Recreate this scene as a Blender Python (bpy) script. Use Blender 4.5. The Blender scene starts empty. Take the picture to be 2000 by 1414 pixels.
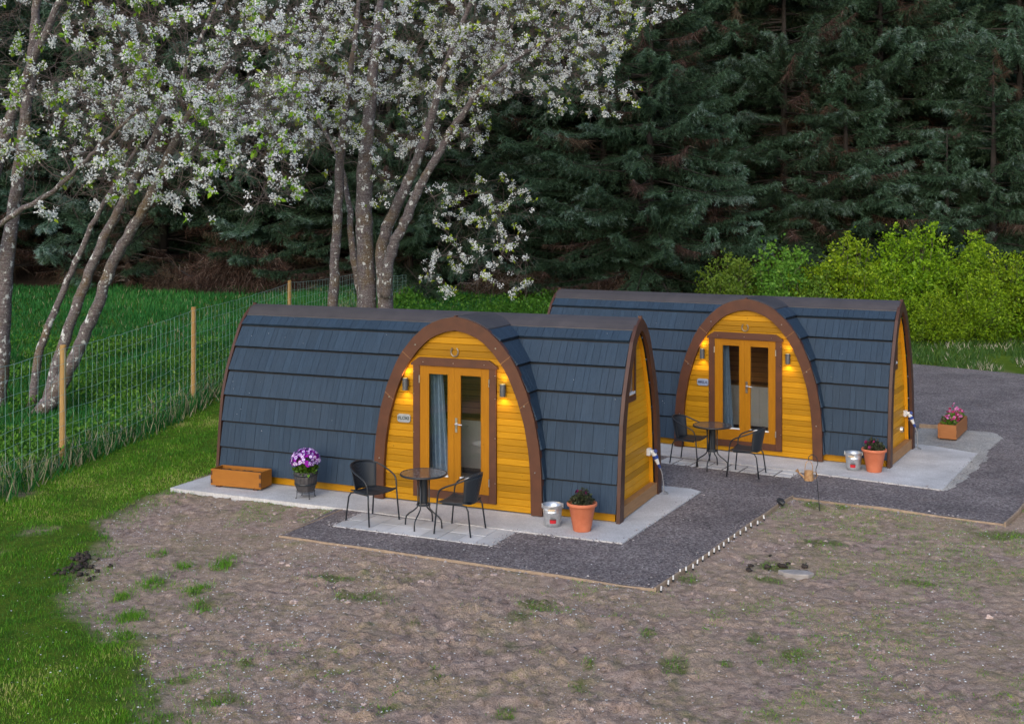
import bpy, math, random
import numpy as np
from mathutils import Vector, Matrix

# ------------------------------------------------------------------ camera, sky, sun, exposure
SC = bpy.context.scene
COL = SC.collection
FPX, CAMH, HY = 2233.0, 4.249, 429.0          # focal length in photo pixels, eye height, horizon row
cam = bpy.data.cameras.new("camera")
camo = bpy.data.objects.new("camera", cam); COL.objects.link(camo)
camo.location = (0, 0, CAMH); camo.rotation_euler = (math.pi / 2, 0, 0)
cam.sensor_width = 36; cam.lens = 36 * FPX / 2000; cam.shift_y = -(707 - HY) / 2000
cam.clip_end = 2000; cam.clip_start = 0.1
SC.camera = camo

w = bpy.data.worlds.new("World"); SC.world = w; w.use_nodes = True
sky = w.node_tree.nodes.new("ShaderNodeTexSky"); sky.sky_type = 'NISHITA'; sky.sun_disc = False
SUN_EL, SUN_AZ = math.radians(24), math.radians(200)
sky.sun_elevation = SUN_EL; sky.sun_rotation = SUN_AZ
sky.dust_density = 2.5; sky.ozone_density = 2.5; sky.air_density = 1.0
bg = w.node_tree.nodes["Background"]; bg.inputs[1].default_value = 0.15
w.node_tree.links.new(sky.outputs[0], bg.inputs[0])
sun = bpy.data.lights.new("sun", 'SUN'); sun.energy = 0.5; sun.angle = math.radians(50); sun.color = (1.0, 0.985, 0.97)
suno = bpy.data.objects.new("sun", sun); COL.objects.link(suno)
_sd = Vector((math.sin(SUN_AZ) * math.cos(math.radians(50)), math.cos(SUN_AZ) * math.cos(math.radians(50)), math.sin(math.radians(50))))
suno.rotation_euler = _sd.to_track_quat('Z', 'Y').to_euler(); suno.location = (0, -10, 40)
SC.view_settings.view_transform = 'Standard'; SC.view_settings.look = 'None'
SC.view_settings.exposure = 0.62; SC.view_settings.gamma = 1.0
SC.render.engine = 'CYCLES'
SC.cycles.max_bounces = 6; SC.cycles.transparent_max_bounces = 12; SC.cycles.caustics_reflective = False; SC.cycles.caustics_refractive = False
SC.cycles.use_denoising = True

RNG = np.random.default_rng(7)
random.seed(7)

# ------------------------------------------------------------------ helpers: placing
def G(px, py, z=0.0):
    "photo pixel -> point on the level ground"
    Y = FPX * (CAMH - z) / (py - HY)
    return ((px - 1000) * Y / FPX, Y)
def PZ(px, py, Y):
    "photo pixel at a chosen depth -> 3-D point"
    return np.array([(px - 1000) * Y / FPX, Y, CAMH - (py - HY) * Y / FPX])

# ------------------------------------------------------------------ helpers: noise
def _hash(ix, iy, s):
    h = (ix * 374761393 + iy * 668265263 + s * 982451653) & 0xffffffff
    h = ((h ^ (h >> 13)) * 1274126177) & 0xffffffff
    return ((h ^ (h >> 16)) & 0xffff) / 65535.0
def vnoise(x, y, s=0):
    x = np.asarray(x, float); y = np.asarray(y, float)
    ix = np.floor(x).astype(np.int64); iy = np.floor(y).astype(np.int64)
    fx = x - ix; fy = y - iy; fx = fx * fx * (3 - 2 * fx); fy = fy * fy * (3 - 2 * fy)
    a = _hash(ix, iy, s); b = _hash(ix + 1, iy, s); c = _hash(ix, iy + 1, s); d = _hash(ix + 1, iy + 1, s)
    return (a + (b - a) * fx) + ((c + (d - c) * fx) - (a + (b - a) * fx)) * fy
def fbm(x, y, s=0, o=4):
    r = 0; a = .5
    for i in range(o):
        r = r + a * (vnoise(np.asarray(x) * 2 ** i, np.asarray(y) * 2 ** i, s + i * 17) - .5); a *= .5
    return r
def pip(X, Y, poly):
    X = np.asarray(X); Y = np.asarray(Y); ins = np.zeros(X.shape, bool)
    n = len(poly)
    for i in range(n):
        x0, y0 = poly[i]; x1, y1 = poly[(i + 1) % n]
        c = ((y0 > Y) != (y1 > Y))
        with np.errstate(divide='ignore', invalid='ignore'):
            xi = (x1 - x0) * (Y - y0) / (y1 - y0 if y1 != y0 else 1e-9) + x0
        ins ^= c & (X < xi)
    return ins
def sstep(a, b, x):
    t = np.clip((np.asarray(x, float) - a) / (b - a), 0, 1); return t * t * (3 - 2 * t)

# ------------------------------------------------------------------ helpers: mesh building
class MB:
    def __init__(s): s.V = []; s.F = {3: [], 4: []}; s.T = {3: [], 4: []}; s.N = []; s.NT = []; s.n = 0
    def add(s, v, f, tint=0.5):
        v = np.asarray(v, float).reshape(-1, 3)
        for q in ([f] if isinstance(f, np.ndarray) else f):
            if isinstance(q, np.ndarray) and q.ndim == 2:
                k = q.shape[1]; s.F[k].append(q + s.n)
                s.T[k].append(np.broadcast_to(np.asarray(tint, float), (len(q),)))
            else:
                q = list(q)
                if len(q) in (3, 4): s.F[len(q)].append(np.array([q]) + s.n); s.T[len(q)].append(np.array([float(np.mean(tint))]))
                else: s.N.append([i + s.n for i in q]); s.NT.append(float(np.mean(tint)))
        s.V.append(v); s.n += len(v); return s
    def box(s, x0, x1, y0, y1, z0, z1, tint=.5, M=None):
        v = np.array([[x, y, z] for x in (x0, x1) for y in (y0, y1) for z in (z0, z1)], float)
        if M is not None: v = (np.array(M.to_3x3()) @ v.T).T + np.array(M.translation)
        return s.add(v, np.array([[0, 1, 3, 2], [4, 6, 7, 5], [0, 4, 5, 1], [2, 3, 7, 6], [0, 2, 6, 4], [1, 5, 7, 3]]), tint)
    def tube(s, P, r, n=8, cap=True, tint=.5):
        P = np.asarray(P, float); m = len(P); r = np.broadcast_to(np.asarray(r, float), (m,))
        T = np.gradient(P, axis=0); T /= np.linalg.norm(T, axis=1)[:, None] + 1e-12
        up = np.array([0, 0, 1.]) if abs(T[0, 2]) < .9 else np.array([1., 0, 0])
        u = np.cross(T[0], up); u /= np.linalg.norm(u); U = [u]
        for i in range(1, m):
            u = U[-1] - T[i] * (U[-1] @ T[i]); u /= np.linalg.norm(u) + 1e-12; U.append(u)
        U = np.array(U); W = np.cross(T, U)
        a = np.arange(n) * 2 * np.pi / n
        v = P[:, None] + r[:, None, None] * (np.cos(a)[None, :, None] * U[:, None] + np.sin(a)[None, :, None] * W[:, None])
        i = np.arange(m - 1)[:, None] * n; j = np.arange(n)[None]; j2 = (j + 1) % n
        f = np.stack([i + j, i + j2, i + n + j2, i + n + j], -1).reshape(-1, 4)
        fs = [f]
        if cap:
            if n in (3, 4): fs += [np.array([list(range(n))[::-1]]), np.array([[(m - 1) * n + k for k in range(n)]])]
            else: fs += [list(range(n))[::-1], [(m - 1) * n + k for k in range(n)]]
        return s.add(v.reshape(-1, 3), fs, tint)
    def lathe(s, prof, n=24, c=(0, 0, 0), tint=.5):
        prof = np.asarray(prof, float); m = len(prof); a = np.arange(n) * 2 * np.pi / n
        v = np.stack([prof[:, 0, None] * np.cos(a) + c[0], prof[:, 0, None] * np.sin(a) + c[1], np.repeat(prof[:, 1, None], n, 1) + c[2]], -1).reshape(-1, 3)
        i = np.arange(m - 1)[:, None] * n; j = np.arange(n)[None]; j2 = (j + 1) % n
        f = np.stack([i + j, i + j2, i + n + j2, i + n + j], -1).reshape(-1, 4)
        return s.add(v, f, tint)
    def prism(s, poly, fn, d0, d1, tint=.5):
        "poly of 2-D points, fn(a, b, d) -> xyz"
        n = len(poly)
        v = [fn(a, b, d0) for a, b in poly] + [fn(a, b, d1) for a, b in poly]
        fs = [list(range(n))[::-1], [n + k for k in range(n)]] + [[k, (k + 1) % n, n + (k + 1) % n, n + k] for k in range(n)]
        return s.add(v, fs, tint)
    def ring(s, A, B, fn, d0, d1, closed=False, tint=.5):
        "solid band between outer line A and inner line B (same length)"
        n = len(A)
        v = [fn(*p, d0) for p in A] + [fn(*p, d0) for p in B] + [fn(*p, d1) for p in A] + [fn(*p, d1) for p in B]
        fs = []
        for k in range(n if closed else n - 1):
            q = (k + 1) % n
            fs += [[k, q, n + q, n + k], [2 * n + k, 3 * n + k, 3 * n + q, 2 * n + q], [k, 2 * n + k, 2 * n + q, q], [n + k, n + q, 3 * n + q, 3 * n + k]]
        if not closed:
            for k in (0, n - 1): fs += [[k, n + k, 3 * n + k, 2 * n + k]]
        return s.add(v, np.array(fs), tint)
    def build(s, name, mat, parent=None, smooth=False, bevel=0.0):
        me = bpy.data.meshes.new(name)
        V = np.concatenate(s.V) if s.V else np.zeros((0, 3))
        lv, ls, lt, ti = [], [], [], []; off = 0
        for k in (3, 4):
            if s.F[k]:
                f = np.concatenate(s.F[k]); lv.append(f.ravel()); ls.append(off + np.arange(len(f)) * k)
                lt.append(np.full(len(f), k)); ti.append(np.concatenate(s.T[k])); off += f.size
        for f, t in zip(s.N, s.NT):
            lv.append(np.array(f)); ls.append(np.array([off])); lt.append(np.array([len(f)])); ti.append(np.array([t])); off += len(f)
        lv = np.concatenate(lv); ls = np.concatenate(ls); lt = np.concatenate(lt); ti = np.concatenate(ti)
        me.vertices.add(len(V)); me.vertices.foreach_set("co", V.astype(np.float32).ravel())
        me.loops.add(len(lv)); me.loops.foreach_set("vertex_index", lv.astype(np.int32))
        me.polygons.add(len(ls)); me.polygons.foreach_set("loop_start", ls.astype(np.int32)); me.polygons.foreach_set("loop_total", lt.astype(np.int32))
        at = me.attributes.new("tint", 'FLOAT', 'FACE'); at.data.foreach_set("value", ti.astype(np.float32))
        me.polygons.foreach_set("use_smooth", np.full(len(ls), smooth))
        me.update(calc_edges=True); me.validate()
        if mat: me.materials.append(mat)
        o = bpy.data.objects.new(name, me); COL.objects.link(o)
        if parent: o.parent = parent
        if bevel:
            b = o.modifiers.new("bevel", 'BEVEL'); b.width = bevel; b.segments = 2; b.limit_method = 'ANGLE'; b.angle_limit = math.radians(40)
        return o

def tag(o, label=None, cat=None, group=None, kind=None):
    if label: o["label"] = label
    if cat: o["category"] = cat
    if group: o["group"] = group
    if kind: o["kind"] = kind
    return o
def thing(name, label, cat, loc=(0, 0, 0), rz=0.0, group=None):
    o = bpy.data.objects.new(name, None); COL.objects.link(o); o.empty_display_size = .2
    o.location = loc; o.rotation_euler = (0, 0, rz); return tag(o, label, cat, group)
def dup(o, parent=None):
    c = o.copy(); COL.objects.link(c)
    if parent: c.parent = parent
    for ch in [k for k in list(bpy.data.objects) if k.parent == o]: dup(ch, c)
    return c
def place(o, x, y, z=0.0, rz=0.0, label=None, sc=1.0):
    o.location = (x, y, z); o.rotation_euler = (0, 0, rz); o.scale = (sc, sc, sc)
    if label: o["label"] = label
    return o

# ------------------------------------------------------------------ helpers: materials
class NT:
    def __init__(s, name):
        s.m = bpy.data.materials.new(name); s.m.use_nodes = True; s.t = s.m.node_tree
        s.b = s.t.nodes["Principled BSDF"]; s.out = s.t.nodes["Material Output"]
    def n(s, typ, **k):
        x = s.t.nodes.new(typ)
        for a, b in k.items(): setattr(x, a, b)
        return x
    def l(s, a, b): s.t.links.new(a, b)
    def coords(s, sc=(1, 1, 1), world=False):
        tc = s.n("ShaderNodeTexCoord"); mp = s.n("ShaderNodeMapping"); mp.inputs["Scale"].default_value = sc
        if world:
            g = s.n("ShaderNodeNewGeometry"); s.l(g.outputs["Position"], mp.inputs[0]); return mp.outputs[0]
        oi = s.n("ShaderNodeObjectInfo"); mu = s.n("ShaderNodeMath", operation='MULTIPLY'); mu.inputs[1].default_value = 37.0
        s.l(oi.outputs["Random"], mu.inputs[0])
        ad = s.n("ShaderNodeVectorMath", operation='ADD'); s.l(tc.outputs["Object"], ad.inputs[0]); s.l(mu.outputs[0], ad.inputs[1])
        s.l(ad.outputs[0], mp.inputs[0]); return mp.outputs[0]
    def noise(s, co, scale, detail=4, rough=.55):
        x = s.n("ShaderNodeTexNoise"); x.inputs["Scale"].default_value = scale; x.inputs["Detail"].default_value = detail; x.inputs["Roughness"].default_value = rough
        s.l(co, x.inputs["Vector"]); return x.outputs[0]
    def voro(s, co, scale, feature='F1'):
        x = s.n("ShaderNodeTexVoronoi"); x.feature = feature; x.inputs["Scale"].default_value = scale; s.l(co, x.inputs["Vector"]); return x
    def ramp(s, fac, stops):
        r = s.n("ShaderNodeValToRGB"); e = r.color_ramp.elements
        while len(e) < len(stops): e.new(.5)
        for k, (p, c) in enumerate(stops): e[k].position = p; e[k].color = (*c, 1) if len(c) == 3 else c
        s.l(fac, r.inputs[0]); return r.outputs[0]
    def mix(s, fac, a, b, mode='MIX'):
        x = s.n("ShaderNodeMix"); x.data_type = 'RGBA'; x.blend_type = mode
        for sock, v in ((x.inputs[0], fac), (x.inputs[6], a), (x.inputs[7], b)):
            if isinstance(v, (int, float)): sock.default_value = v
            elif isinstance(v, tuple): sock.default_value = (*v, 1)
            else: s.l(v, sock)
        return x.outputs[2]
    def math(s, op, a, b=0.0):
        x = s.n("ShaderNodeMath", operation=op)
        for sock, v in ((x.inputs[0], a), (x.inputs[1], b)):
            if isinstance(v, (int, float)): sock.default_value = v
            else: s.l(v, sock)
        return x.outputs[0]
    def attr(s, name="tint"):
        x = s.n("ShaderNodeAttribute", attribute_name=name); return x.outputs["Fac"]
    def bump(s, h, dist=.01, strength=.5):
        x = s.n("ShaderNodeBump"); x.inputs["Strength"].default_value = strength; x.inputs["Distance"].default_value = dist
        s.l(h, x.inputs["Height"]); s.l(x.outputs[0], s.b.inputs["Normal"]); return x
    def fin(s, col, rough=.6, metal=0.0, spec=None):
        if isinstance(col, tuple): s.b.inputs["Base Color"].default_value = (*col, 1)
        else: s.l(col, s.b.inputs["Base Color"])
        if isinstance(rough, (int, float)): s.b.inputs["Roughness"].default_value = rough
        else: s.l(rough, s.b.inputs["Roughness"])
        s.b.inputs["Metallic"].default_value = metal
        if spec is not None: s.b.inputs["Specular IOR Level"].default_value = spec
        return s.m
def pm(name, c1, c2, scale=8, rough=.6, bump=.3, bdist=.004, bscale=None, st=(1, 1, 1), metal=0, tint=0.0, spec=None, world=False):
    k = NT(name); co = k.coords(st, world)
    f = k.noise(co, scale, 5, .6)
    c = k.ramp(f, [(.3, c1), (.7, c2)])
    if tint:
        t = k.attr(); v = k.math('MULTIPLY_ADD', t, tint * 2); v.node.inputs[2].default_value = 1 - tint
        c = k.mix(1.0, c, v, 'MULTIPLY')
    if bump: k.bump(k.noise(co, bscale or scale * 5, 4, .6), bdist, bump)
    return k.fin(c, rough, metal, spec)

M = {}
# gold stained planks
def plank_mat(name, c1, c2, st, rough=.45, dirt=.35):
    k = NT(name); co = k.coords(st); co2 = k.coords((1, 1, 1))
    g = k.noise(co, 6, 6, .65); g2 = k.noise(co2, 1.7, 3)
    c = k.ramp(g, [(.25, c1), (.75, c2)])
    t = k.attr(); v = k.math('MULTIPLY_ADD', t, .55); v.node.inputs[2].default_value = .70
    c = k.mix(1.0, c, v, 'MULTIPLY')
    kn = k.voro(co2, 5.5); knm = k.ramp(kn.outputs["Distance"], [(.03, (1, 1, 1)), (.075, (0, 0, 0))])
    c = k.mix(k.math('MULTIPLY', knm, .8), c, tuple(x * .35 for x in c1))
    c = k.mix(k.math('MULTIPLY', k.ramp(g2, [(.5, (0, 0, 0)), (.8, (1, 1, 1))]), dirt), c, tuple(x * .6 for x in c1))
    k.bump(g, .003, .35)
    return k.fin(c, rough, 0, .25)
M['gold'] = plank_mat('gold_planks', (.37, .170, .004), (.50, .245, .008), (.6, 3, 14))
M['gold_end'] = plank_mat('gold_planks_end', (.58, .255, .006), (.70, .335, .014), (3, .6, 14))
M['door_wood'] = plank_mat('door_wood', (.31, .120, .004), (.42, .175, .007), (9, 9, .7), .4, .2)
M['door_rail'] = plank_mat('door_rail_wood', (.30, .115, .004), (.41, .17, .007), (.7, 9, 9), .4, .2)
M['brown'] = pm('brown_paint', (.068, .022, .010), (.104, .034, .014), 5, .5, .25, .003, 40, (1, 1, 1))
M['brown_dark'] = pm('dark_brown_paint', (.050, .019, .012), (.080, .030, .017), 5, .5, .25, .003, 40)
M['skirt'] = pm('pale_plinth_wood', (.30, .155, .06), (.40, .21, .085), 6, .6, .3, .003, 30, (5, .6, 5))
M['ridge'] = pm('ridge_metal', (.062, .056, .060), (.088, .078, .082), 3, .5, .15, .002, 60, metal=.25)
M['under'] = pm('felt_and_lip_shade', (.012, .013, .016), (.02, .021, .025), 4, .9, 0)
def tile_mat():
    k = NT('slate_grey_tiles'); co = k.coords((1, 1, 1)); cs = k.coords((55, 12, 1.2))
    g = k.noise(cs, 1.0, 5, .7); sp = k.noise(co, 220, 2, .7); big = k.noise(co, 1.3, 3)
    c = k.ramp(g, [(.25, (.015, .032, .058)), (.75, (.033, .060, .098))])
    t = k.attr(); v = k.math('MULTIPLY_ADD', t, .22); v.node.inputs[2].default_value = .89
    c = k.mix(1.0, c, v, 'MULTIPLY')
    c = k.mix(k.ramp(sp, [(.55, (0, 0, 0)), (.72, (.35, .35, .35))]), c, (.065, .10, .15))
    c = k.mix(k.ramp(big, [(.45, (0, 0, 0)), (.8, (.4, .4, .4))]), c, (.038, .056, .082))
    h = k.math('ADD', g, k.math('MULTIPLY', sp, .5)); k.bump(h, .007, .8)
    return k.fin(c, .62, 0, .28)
M['tile'] = tile_mat()
M['steel'] = pm('brushed_steel', (.55, .56, .58), (.72, .73, .75), 4, .28, .1, .001, 60, (1, 1, 6), metal=1)
M['galv'] = pm('galvanised_steel', (.58, .61, .65), (.78, .80, .82), 22, .34, .1, .001, 40, metal=.75)
M['blackmetal'] = pm('black_powder_coat', (.012, .016, .022), (.022, .027, .034), 10, .38, .1, .001, 90)
M['weave'] = None
def weave_mat():
    k = NT('black_weave'); co = k.coords((1, 1, 1))
    wv = k.n("ShaderNodeTexWave"); wv.inputs["Scale"].default_value = 32; k.l(co, wv.inputs["Vector"])
    wz = k.n("ShaderNodeTexWave", bands_direction='Z'); wz.inputs["Scale"].default_value = 32; k.l(co, wz.inputs["Vector"])
    h = k.math('MULTIPLY', wv.outputs[1], wz.outputs[1])
    c = k.ramp(h, [(.1, (.010, .014, .020)), (.8, (.030, .040, .054))]); k.bump(h, .004, .6)
    return k.fin(c, .5)
M['weave'] = weave_mat()
def glass_mat(name, tintc=(1, 1, 1), refl=.10):
    k = NT(name); tr = k.n("ShaderNodeBsdfTransparent"); tr.inputs[0].default_value = (*tintc, 1)
    gl = k.n("ShaderNodeBsdfGlossy"); gl.inputs["Roughness"].default_value = .02
    fr = k.n("ShaderNodeFresnel"); fr.inputs[0].default_value = 1.5
    mx = k.n("ShaderNodeMixShader"); f = k.math('ADD', fr.outputs[0], refl - .04)
    k.l(f, mx.inputs[0]); k.l(tr.outputs[0], mx.inputs[1]); k.l(gl.outputs[0], mx.inputs[2]); k.l(mx.outputs[0], k.out.inputs[0]); return k.m
M['glass'] = glass_mat('door_glass', (.92, .94, .95), .07)
M['lampglass'] = None
def emit_mat(name, c, s):
    k = NT(name); k.b.inputs["Emission Color"].default_value = (*c, 1); k.b.inputs["Emission Strength"].default_value = s
    return k.fin((.8, .7, .5), .4)
M['glow'] = emit_mat('lamp_glow', (1.0, .70, .22), 14)
M['lampmetal'] = pm('lamp_grey_metal', (.10, .105, .115), (.14, .145, .155), 9, .4, .1, .001, 60, metal=.4)
M['white'] = pm('white_plastic', (.66, .67, .68), (.74, .75, .76), 9, .4, .05)
M['blue'] = pm('blue_plastic', (.008, .035, .22), (.012, .05, .28), 9, .4, .05)
M['greyc'] = pm('grey_cable_sheath', (.26, .27, .29), (.34, .35, .37), 9, .5, .05)
M['kitchen'] = pm('white_kitchen_front', (.74, .73, .72), (.80, .79, .78), 3, .4, .05)
M['worktop'] = pm('oak_worktop', (.22, .105, .03), (.32, .16, .05), 6, .4, .1, .002, 30, (.5, 6, 6))
M['inwall'] = pm('varnished_inner_boards', (.38, .17, .05), (.52, .26, .085), 5, .5, .2, .003, 20, (.5, 4, 12), tint=.2)
M['bounce_wood'] = pm('pale_bounce_boards', (.62, .48, .32), (.74, .60, .42), 5, .5, .1)
M['indark'] = pm('dark_plinth', (.045, .03, .025), (.065, .045, .035), 5, .6, .1)
M['curtain'] = pm('blue_grey_curtain', (.20, .30, .44), (.28, .39, .54), 12, .85, .3, .003, 160)
M['plaque'] = pm('grey_plaque', (.24, .26, .28), (.31, .33, .35), 14, .45, .1)
M['plaque_blue'] = pm('slate_blue_plaque', (.20, .25, .36), (.27, .32, .43), 14, .4, .1)
M['ink'] = pm('dark_lettering', (.012, .03, .035), (.02, .04, .05), 5, .5, 0)
M['ink_blue'] = pm('navy_lettering', (.01, .018, .07), (.014, .025, .09), 5, .5, 0)
M['iron'] = pm('old_iron', (.20, .155, .11), (.34, .28, .22), 30, .45, .2, .002, 60, metal=.6)
M['planter'] = plank_mat('orange_planter_wood', (.30, .110, .016), (.39, .155, .026), (1, 4, 12), .5, .35)
M['planter_red'] = plank_mat('red_planter_wood', (.30, .115, .04), (.40, .165, .06), (4, 1, 12), .55, .3)
M['planter_end'] = pm('planter_end_grain', (.055, .018, .006), (.09, .030, .009), 20, .6, .2, .002, 60)
M['potsoil'] = pm('potting_soil', (.018, .012, .010), (.06, .042, .035), 40, .95, .8, .01, 90)
M['terracotta'] = pm('terracotta', (.50, .135, .06), (.60, .19, .095), 7, .7, .2, .002, 70)
M['barrel'] = pm('weathered_barrel', (.035, .034, .040), (.075, .070, .074), 9, .7, .3, .003, 40, (4, 4, .6), tint=.25)
M['red'] = pm('red_sticker', (.45, .012, .02), (.52, .02, .03), 5, .4, 0)
M['cream'] = pm('pale_turned_wood', (.60, .42, .24), (.68, .50, .30), 12, .5, .1)
M['rust'] = pm('rusty_tin', (.30, .14, .055), (.52, .34, .17), 30, .6, .3, .002, 60)
M['timber'] = pm('sawn_timber', (.25, .18, .13), (.40, .30, .21), 5, .7, .4, .004, 30, (3, 3, 3))
M['post'] = pm('treated_fence_post', (.33, .19, .06), (.44, .265, .095), 5, .75, .4, .004, 30, (4, 4, .5))
M['wire'] = pm('galvanised_wire', (.30, .48, .46), (.42, .60, .58), 3, .5, 0, metal=.2)

def leaf_mat(name, stops, rough=.55, trans=.25, spec=.25, vary=.3):
    k = NT(name); t = k.attr(); oi = k.n("ShaderNodeObjectInfo")
    c = k.ramp(t, stops)
    hv = k.n("ShaderNodeHueSaturation"); k.l(c, hv.inputs["Color"])
    v = k.math('MULTIPLY_ADD', oi.outputs["Random"], vary); v.node.inputs[2].default_value = 1 - vary / 2; k.l(v, hv.inputs["Value"]); h_ = k.math('MULTIPLY_ADD', oi.outputs['Random'], .05); h_.node.inputs[2].default_value = .475; k.l(h_, hv.inputs['Hue'])
    k.fin(hv.outputs[0], rough, 0, spec)
    if trans:
        tl = k.n("ShaderNodeBsdfTranslucent"); k.l(hv.outputs[0], tl.inputs[0]); mx = k.n("ShaderNodeMixShader"); mx.inputs[0].default_value = trans
        k.l(k.b.outputs[0], mx.inputs[1]); k.l(tl.outputs[0], mx.inputs[2]); k.l(mx.outputs[0], k.out.inputs[0])
    return k.m
M['lawn'] = leaf_mat('lawn_blades', [(0, (.058, .165, .012)), (.5, (.120, .285, .016)), (.8, (.23, .36, .030)), (1, (.44, .40, .16))])
M['lawn_dull'] = leaf_mat('rough_bank_grass', [(0, (.035, .085, .018)), (.5, (.075, .15, .028)), (.85, (.16, .22, .05)), (1, (.46, .41, .32))])
M['meadow'] = leaf_mat('meadow_blades', [(0, (.016, .10, .022)), (.6, (.034, .20, .042)), (.9, (.07, .24, .04)), (1, (.36, .33, .20))])
M['herb'] = leaf_mat('herb_leaves', [(0, (.040, .13, .014)), (.7, (.10, .27, .024)), (1, (.19, .35, .04))])
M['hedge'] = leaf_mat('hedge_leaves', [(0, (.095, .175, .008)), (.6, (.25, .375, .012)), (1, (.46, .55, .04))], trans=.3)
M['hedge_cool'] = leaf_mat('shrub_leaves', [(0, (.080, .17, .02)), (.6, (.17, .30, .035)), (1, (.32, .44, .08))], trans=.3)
M['petal'] = leaf_mat('cherry_petals', [(0, (.76, .80, .80)), (.6, (.92, .94, .95)), (1, (.97, .98, .98))], .6, .45, .25, .1)
M['cherryleaf'] = leaf_mat('young_cherry_leaves', [(0, (.10, .21, .012)), (.6, (.22, .40, .016)), (1, (.40, .52, .035))], trans=.35)
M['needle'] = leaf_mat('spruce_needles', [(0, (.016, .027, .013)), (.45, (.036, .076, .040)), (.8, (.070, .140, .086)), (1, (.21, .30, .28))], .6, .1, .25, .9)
M['deadtwig'] = leaf_mat('dead_spruce_twigs', [(0, (.030, .018, .012)), (.7, (.085, .052, .036)), (1, (.22, .18, .15))], .85, 0)
M['purple'] = leaf_mat('purple_petals', [(0, (.10, .004, .30)), (.6, (.16, .012, .42)), (1, (.30, .012, .36))], .5, .2)
M['petalwhite'] = leaf_mat('white_flower_eye', [(0, (.62, .55, .80)), (1, (.80, .76, .88))], .5, .2)
M['pinkf'] = leaf_mat('pink_petals', [(0, (.22, .012, .06)), (.5, (.45, .05, .24)), (1, (.62, .22, .48))], .5, .2)
M['darkleaf'] = leaf_mat('dark_pot_foliage', [(0, (.030, .035, .022)), (.6, (.055, .075, .035)), (1, (.12, .02, .06))], .5, .2)
def bark_mat(name, c1, c2, lich=.5, moss=.5):
    k = NT(name); co = k.coords((1, 1, 1)); cz = k.coords((1, 1, 9))
    c = k.ramp(k.noise(cz, 3.5, 5, .7), [(.3, c1), (.7, c2)])
    mo = k.noise(co, 1.1, 4, .7); c = k.mix(k.math('MULTIPLY', k.ramp(mo, [(.50, (0, 0, 0)), (.62, (1, 1, 1))]), moss), c, (.155, .100, .022))
    sp = k.noise(k.coords((1, 1, .75)), 9, 3, .6); c = k.mix(k.math('MULTIPLY', k.ramp(sp, [(.595, (0, 0, 0)), (.635, (1, 1, 1))]), lich), c, (.62, .64, .64))
    gr = k.noise(co, 26, 3, .6); c = k.mix(k.math('MULTIPLY', k.ramp(gr, [(.52, (0, 0, 0)), (.62, (1, 1, 1))]), lich * .55), c, (.30, .31, .30))
    k.bump(k.noise(cz, 6, 5, .7), .03, .8)
    return k.fin(c, .85, 0, .2)
M['cherrybark'] = bark_mat('cherry_bark', (.060, .048, .050), (.21, .175, .185), 1.0, .5)
M['twig'] = pm('cherry_twig_bark', (.085, .065, .060), (.155, .125, .115), 6, .85, 0)
M['sprucebark'] = pm('spruce_bark', (.010, .008, .007), (.028, .022, .019), 6, .9, .5, .02, 20, (1, 1, .4))

# ------------------------------------------------------------------ the lie of the land
P1A, P1 = -0.415, (1.461, 15.80)
P2A, P2 = -0.532, (6.365, 19.33)
def pod_pt(x, y, A=P1A, O=P1):
    return (O[0] + x * math.cos(A) - y * math.sin(A), O[1] + x * math.sin(A) + y * math.cos(A))
def terrain(X, Y):
    X = np.asarray(X, float); Y = np.asarray(Y, float)
    y0 = 24 + 9 * sstep(-3, 8, X)
    t = np.clip((Y - y0) / (44 - y0), 0, None)
    z = 1.67 * np.minimum(t, 1) ** 1.25 + np.maximum(t - 1, 0) * (44 - y0) * .10
    z = z + np.clip(Y - 57, 0, 60) * .62  # invented steep hillside behind the wood, added to shut out bright sky
    z = z + np.clip(-18 - X, 0, 200) * .03 * sstep(20, 40, Y)
    return z
gravel_poly = [G(548, 1049), G(1275, 1155), G(1545, 975), G(1965, 1027), (7.547, 16.85), (9.7, 19.9), (17, 21), (26, 22), (21, 26), (16.5, 29.3), (13.98, 31.2), (11.82, 33.4), (9.0, 34.2), (4.5, 33), (1.5, 28), (-1.5, 23), G(665, 993)]
slab1 = [(-7.10, -.80), (-3.62, -.80), (-3.62, -.96), (-1.13, -.96), (.35, -.86), (.57, 2.33), (.38, 2.34), (-7.10, 2.4)]
slab1 = [(-7.10, -.80), (-3.59, -.80), (-1.16, -.88), (.35, -.86), (.57, 2.33), (.38, 2.45), (-7.10, 2.45)]
slab2 = [(-7.05, -.80), (-3.6, -.88), (-1.14, -.99), (1.06, -1.15), (1.11, 2.10), (.3, 2.4), (-7.05, 2.4)]
W1 = [pod_pt(*p) for p in slab1]; W2 = [pod_pt(*p, P2A, P2) for p in slab2]
lawn_px = [(-420, 975), (-60, 935), (60, 930), (120, 908), (300, 832), (400, 790), (430, 860), (428, 915), (400, 932), (338, 957), (245, 990), (215, 1015), (212, 1045), (195, 1085), (150, 1105), (142, 1150), (125, 1180), (170, 1215), (240, 1255), (285, 1320), (330, 1375), (300, 1430), (200, 1560), (-420, 1560)]
lawn_poly = [G(*p) for p in lawn_px]
soil_spots = [(75, 1038, 50, 11), (-5, 1078, 30, 7), (132, 1340, 26, 16), (20, 965, 60, 10), (270, 1395, 34, 24), (185, 1075, 30, 7)]
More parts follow.
